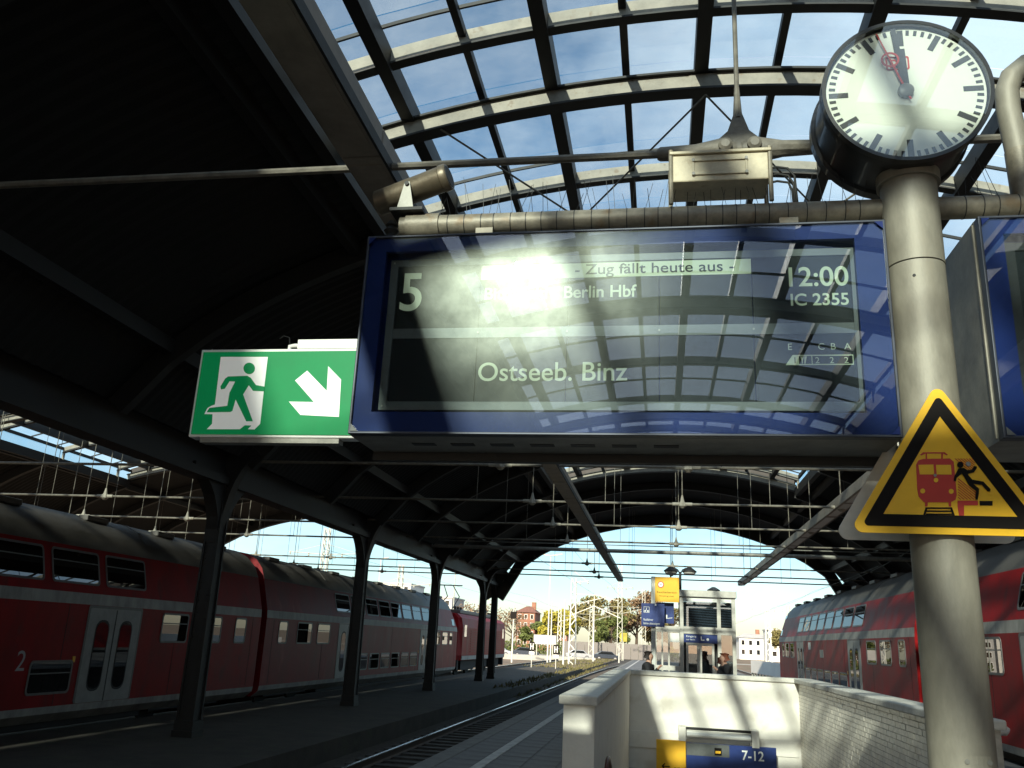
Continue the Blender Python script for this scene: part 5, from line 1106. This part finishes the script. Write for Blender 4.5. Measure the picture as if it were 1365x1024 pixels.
struct('far_platform', MB().add([(-60, 112, -0.3), (-9, 128, -0.3), (-9.4, 133, -0.3), (-60, 121, -0.3), (-60, 112, -0.95), (-9, 128, -0.95), (-9.4, 133, -0.95), (-60, 121, -0.95)], [(0, 1, 2, 3), (0, 4, 5, 1), (1, 5, 6, 2), (2, 6, 7, 3)]), 'concrete')
struct('road', MB().add([(-140, 150, -0.90), (60, 185, -0.90), (60, 195, -0.90), (-140, 162, -0.90)], [(0, 1, 2, 3)]), 'concrete')
wl = thing('low_wall', 'white low wall on the far platform right of the lift', 'wall', (7.3, 62, 0))
MB().add([(6.7, 70, 0.15), (8.1, 53.5, 0.15), (8.4, 53.5, 0.15), (7.0, 70, 0.15), (6.7, 70, 1.02), (8.1, 53.5, 1.02), (8.4, 53.5, 1.02), (7.0, 70, 1.02)], [(0, 1, 5, 4), (1, 2, 6, 5), (2, 3, 7, 6), (3, 0, 4, 7), (4, 5, 6, 7), (0, 3, 2, 1)]).build('panel', 'plaster_white', wl)
for i in range(16):
    u = i / 15; MB().box(6.75 + 1.4 * u, 70 - 16.4 * u - 0.06, -0.9, 6.87 + 1.4 * u, 70 - 16.4 * u + 0.06, 0.149).build('wall_post', 'mast_grey', wl)
fn_ = thing('grey_fence', 'dark grey panel fence below the yellow green tree', 'fence', (-12, 172, -0.9))
for i in range(14): MB().box(-18.5 + i * 1.45, 172, -0.9, -18.5 + i * 1.45 + 1.40, 172.1, 1.9).build('panel', 'window_frame', fn_)
bb = thing('notice_board', 'white board standing beside the parked cars', 'board', (-26, 150, -0.9)); MB().box(-19.3, 138, 1.2, -15.8, 138.1, 2.6).build('panel', 'plaster_grey', bb)
for dx in (-18.8, -16.3): MB().box(dx - 0.06, 138.02, -0.9, dx + 0.06, 138.08, 1.2).build('leg', 'mast_grey', bb)
yb_ = thing('yellow_sign', 'small bright yellow sign near the grey fence', 'sign', (-9.0, 160, -0.9)); MB().box(-6.6, 150.0, 2.2, -5.4, 150.05, 3.6).build('panel', 'leaf_yellow', yb_); MB().tube((-6.0, 150.03, -0.9), (-6.0, 150.03, 2.2), 0.06, 6).build('post', 'mast_pale', yb_)

def leaf_cloud(mb, c, r, n, size, rnd):
    c = Vector(c)
    for _ in range(n):
        v = Vector((rnd.gauss(0, 1), rnd.gauss(0, 1), rnd.gauss(0, 1))).normalized() * (rnd.random() ** 0.45)
        p = c + Vector((v.x * r[0], v.y * r[1], v.z * r[2])); a = Vector((rnd.uniform(-1, 1), rnd.uniform(-1, 1), rnd.uniform(-1, 1))).normalized(); b_ = a.orthogonal().normalized()
        s = size * rnd.uniform(0.6, 1.4); n0 = len(mb.v); mb.v += [tuple(p - a * s), tuple(p + b_ * s * 0.6), tuple(p + a * s), tuple(p - b_ * s * 0.6)]; mb.f.append((n0, n0 + 1, n0 + 2, n0 + 3))
def tree(x, y, h, r, m, label, n=1500, size=0.28, bare=False, zb=-0.9, low=0.25):
    rnd = random.Random(int(x * 31 + y * 7 + h)); t = thing('tree', label, 'tree', (x, y, zb), 'trees beyond the tracks')
    tr_ = MB().path([(x, y, zb), (x + rnd.uniform(-.2, .2), y, zb + h * 0.3), (x + rnd.uniform(-.4, .4), y, zb + h * 0.62), (x, y, zb + h * 0.9)], [0.05 * r + 0.08, 0.04 * r + 0.05, 0.025 * r + 0.03, 0.02], 8)
    tips = []
    for i in range(14 if not bare else 26):
        a = rnd.uniform(0, 6.28); z0 = h * rnd.uniform(low, 0.7); rr = r * rnd.uniform(0.5, 0.95) * (1 - 0.35 * max(0, z0 / h - .4)); q = Vector((x + math.cos(a) * rr, y + math.sin(a) * rr, zb + min(h * 0.97, z0 + h * rnd.uniform(.1, .32))))
        tr_.path([(x, y, zb + z0), Vector((x, y, zb + z0)).lerp(q, 0.55) + Vector((0, 0, 0.05 * h)), q], [0.02 * r + 0.02, 0.012 * r + 0.015, 0.01], 5); tips.append(q)
    tr_.build('trunk', 'bark', t)
    cr_ = MB(); tips.append(Vector((x, y, zb + h * 0.88)))
    for q in tips: leaf_cloud(cr_, q, (r * 0.36, r * 0.36, h * 0.13), max(10, n // len(tips)), size, rnd)
    cr_.build('crown', m, t, fix=False)
tree(-14, 205, 13.0, 7.0, 'leaf_olive', 'broad olive tree in the middle behind the masts', 5200, 0.35)
tree(-5.5, 210, 13.5, 6.5, 'leaf_brown', 'tall brownish tree left of the blue cyclist sign', 4600, 0.35)
tree(2.5, 212, 11.5, 6.0, 'leaf_olive', 'olive tree directly behind the blue signs', 3600, 0.35)
tree(-20.5, 185, 8.5, 4.2, 'leaf_yellow', 'bright yellow green tree behind the nearest mast', 3600, 0.32)
tree(-25.5, 190, 6.5, 3.6, 'leaf_green', 'low dark green tree between brick house and mast', 3000, 0.3)
tree(-10.0, 186, 8.0, 3.6, 'leaf_green', 'dark green tree behind the grey fence', 3200, 0.3)
tree(-33, 200, 9.0, 3.8, 'leaf_brown', 'bare brown tree below the brick house', 900, 0.22, True)
tree(-39, 195, 10.0, 4.0, 'leaf_brown', 'bare reddish tree just right of the locomotive', 900, 0.22, True)
tree(-44, 205, 10.5, 4.2, 'leaf_brown', 'bare tree half hidden by the locomotive', 900, 0.22, True)
tree(27, 205, 7.0, 3.5, 'leaf_olive', 'olive tree before the white buildings at the right', 1400, 0.3)
tree(35, 215, 9.0, 3.8, 'leaf_green', 'green tree beside the nose of the right train', 1400, 0.3)
sh = MB(); rnd = random.Random(5)
for i in range(46): leaf_cloud(sh, (-46 + i * 1.25 + rnd.uniform(-.5, .5), 176 + rnd.uniform(-2, 2), 0.3), (1.1, 1.1, rnd.uniform(0.9, 1.9)), 70, 0.25, rnd)
tag(sh.build('shrubs', 'leaf_green', None, fix=False), 'low green shrubs along the road beyond the tracks', 'shrubs', kind='stuff')
gr_ = MB(); rnd = random.Random(9)
for i in range(3000):
    if i < 1300: x, y = rnd.uniform(-7.4, -6.2), rnd.uniform(40, 110) 
    else: x, y = rnd.uniform(-11.8, -6.7), rnd.uniform(76, 140)
    hgt = rnd.uniform(0.05, 0.22); a = rnd.uniform(0, 3.14); n0 = len(gr_.v); zz = Z_LOW if y < 78 else -0.56
    if x > -6.6: zz = -0.8
    gr_.v += [(x - math.cos(a) * 0.05, y - math.sin(a) * 0.05, zz), (x + math.cos(a) * 0.05, y + math.sin(a) * 0.05, zz), (x + rnd.uniform(-.1, .1), y + rnd.uniform(-.1, .1), zz + hgt)]; gr_.f.append((n0, n0 + 1, n0 + 2))
tag(gr_.build('grass_tufts', 'grass', None, fix=False), 'dry green grass tufts beside the empty track', 'grass', kind='stuff')

def house(x0, x1, y, zt, mm, roof, label, rows, cols, depth=14, roofh=0, zb=-0.9, frame='print_white'):
    t = thing('building', label, 'building', ((x0 + x1) / 2, y, zb))
    MB().box(x0, y, zb, x1, y + depth, zt).build('wall', mm, t)
    if roofh:
        xm = (x0 + x1) / 2; MB().add([(x0 - .5, y - .5, zt), (x1 + .5, y - .5, zt), (x1 + .5, y + depth + .5, zt), (x0 - .5, y + depth + .5, zt), (x0 + 2, y + depth / 2, zt + roofh), (x1 - 2, y + depth / 2, zt + roofh)], [(0, 1, 5, 4), (1, 2, 5), (2, 3, 4, 5), (3, 0, 4), (0, 3, 2, 1)]).build('roof', roof, t)
        MB().box(xm + 1, y + depth / 2 - 1, zt + roofh * .5, xm + 2.2, y + depth / 2, zt + roofh + 1.2).build('chimney', 'brick_red', t)
    else: MB().box(x0 - .2, y - .2, zt, x1 + .2, y + depth + .2, zt + 0.4).build('roof', roof, t)
    cw, rh = (x1 - x0) / cols, (zt - max(zb, 0)) / rows
    for i in range(cols):
        for j in range(rows):
            a, z = x0 + (i + 0.5) * cw, max(zb, 0) + (j + 0.5) * rh; f = MB().box(a - cw * .26, y - 0.06, z - rh * .3, a + cw * .26, y - 0.005, z + rh * .28).build('window', frame, t)
            MB().box(a - cw * .21, y - 0.09, z - rh * .26, a + cw * .21, y - 0.061, z + rh * .24).build('pane', 'dark_glass', f)
house(-42.0, -36.5, 262, 9.6, 'brick_red', 'roof_tile_red', 'red brick house with tall gable beyond the bare trees', 4, 3, 12, 2.0)
house(-35.8, -27, 264, 6.4, 'brick_red', 'roof_tile_red', 'low dark brick wing right of the tall brick house', 3, 5, 10, 1.5)
house(30, 52, 260, 7.5, 'plaster_white', 'plaster_grey', 'low white building left of the right train', 3, 8)
house(24, 33, 285, 5.5, 'plaster_white', 'plaster_grey', 'small white house behind the lattice masts', 2, 4, 12, 1.5)
house(44, 60, 300, 11, 'plaster_grey', 'plaster_grey', 'grey block behind the low white building', 4, 6)
house(-98, -80, 210, 15.0, 'plaster_grey', 'plaster_grey', 'pale modern block above the roof of the left train', 6, 8)
house(-76, -66, 230, 14.5, 'plaster_white', 'plaster_grey', 'narrow white tower block between the iron columns', 7, 4)
house(-62, -52, 220, 11.0, 'plaster_grey', 'plaster_grey', 'grey block just left of the locomotive roof', 5, 4)

def car(x, y, rz, m, label):
    t = thing('parked_car', label, 'car', (x, y, -0.88), 'cars parked beyond the far platform')
    side = [(-2.1, 0.35), (2.1, 0.35), (2.15, 0.75), (1.35, 0.92), (0.75, 1.42), (-0.95, 1.45), (-1.7, 0.98), (-2.15, 0.9)]
    MB().prism(side, lambda a, b_, d: (x + a, y + d, -0.88 + b_), -0.85, 0.85).build('body', m, t, bevel=0.06)
    MB().prism([(1.15, 0.95), (0.68, 1.36), (-0.9, 1.39), (-1.5, 1.0)], lambda a, b_, d: (x + a, y + d, -0.88 + b_), -0.862, 0.862).build('window', 'dark_glass', t)
    for a in (-1.3, 1.3):
        for d in (-0.80, 0.80):
            wh = MB().lathe([(0.32, -0.1), (0.32, 0.1)], (x + a, y + d, -0.88 + 0.32), 'Y', 16).build('wheel', 'rubber', t, True); MB().lathe([(0.2, -0.11), (0.2, 0.11)], (x + a, y + d, -0.88 + 0.32), 'Y', 12).build('rim', 'car_silver', wh)
    t.rotation_euler.z = rz
car(-25.5, 142, 0.1, 'car_silver', 'silver car parked left of the white notice board'); car(-21.2, 143, 0.1, 'car_dark', 'dark car parked next to the white notice board')
car(-13.0, 146, 0.15, 'car_silver', 'silver car parked right of the white notice board'); car(-8.6, 148, 0.15, 'car_dark', 'dark car parked before the grey fence')
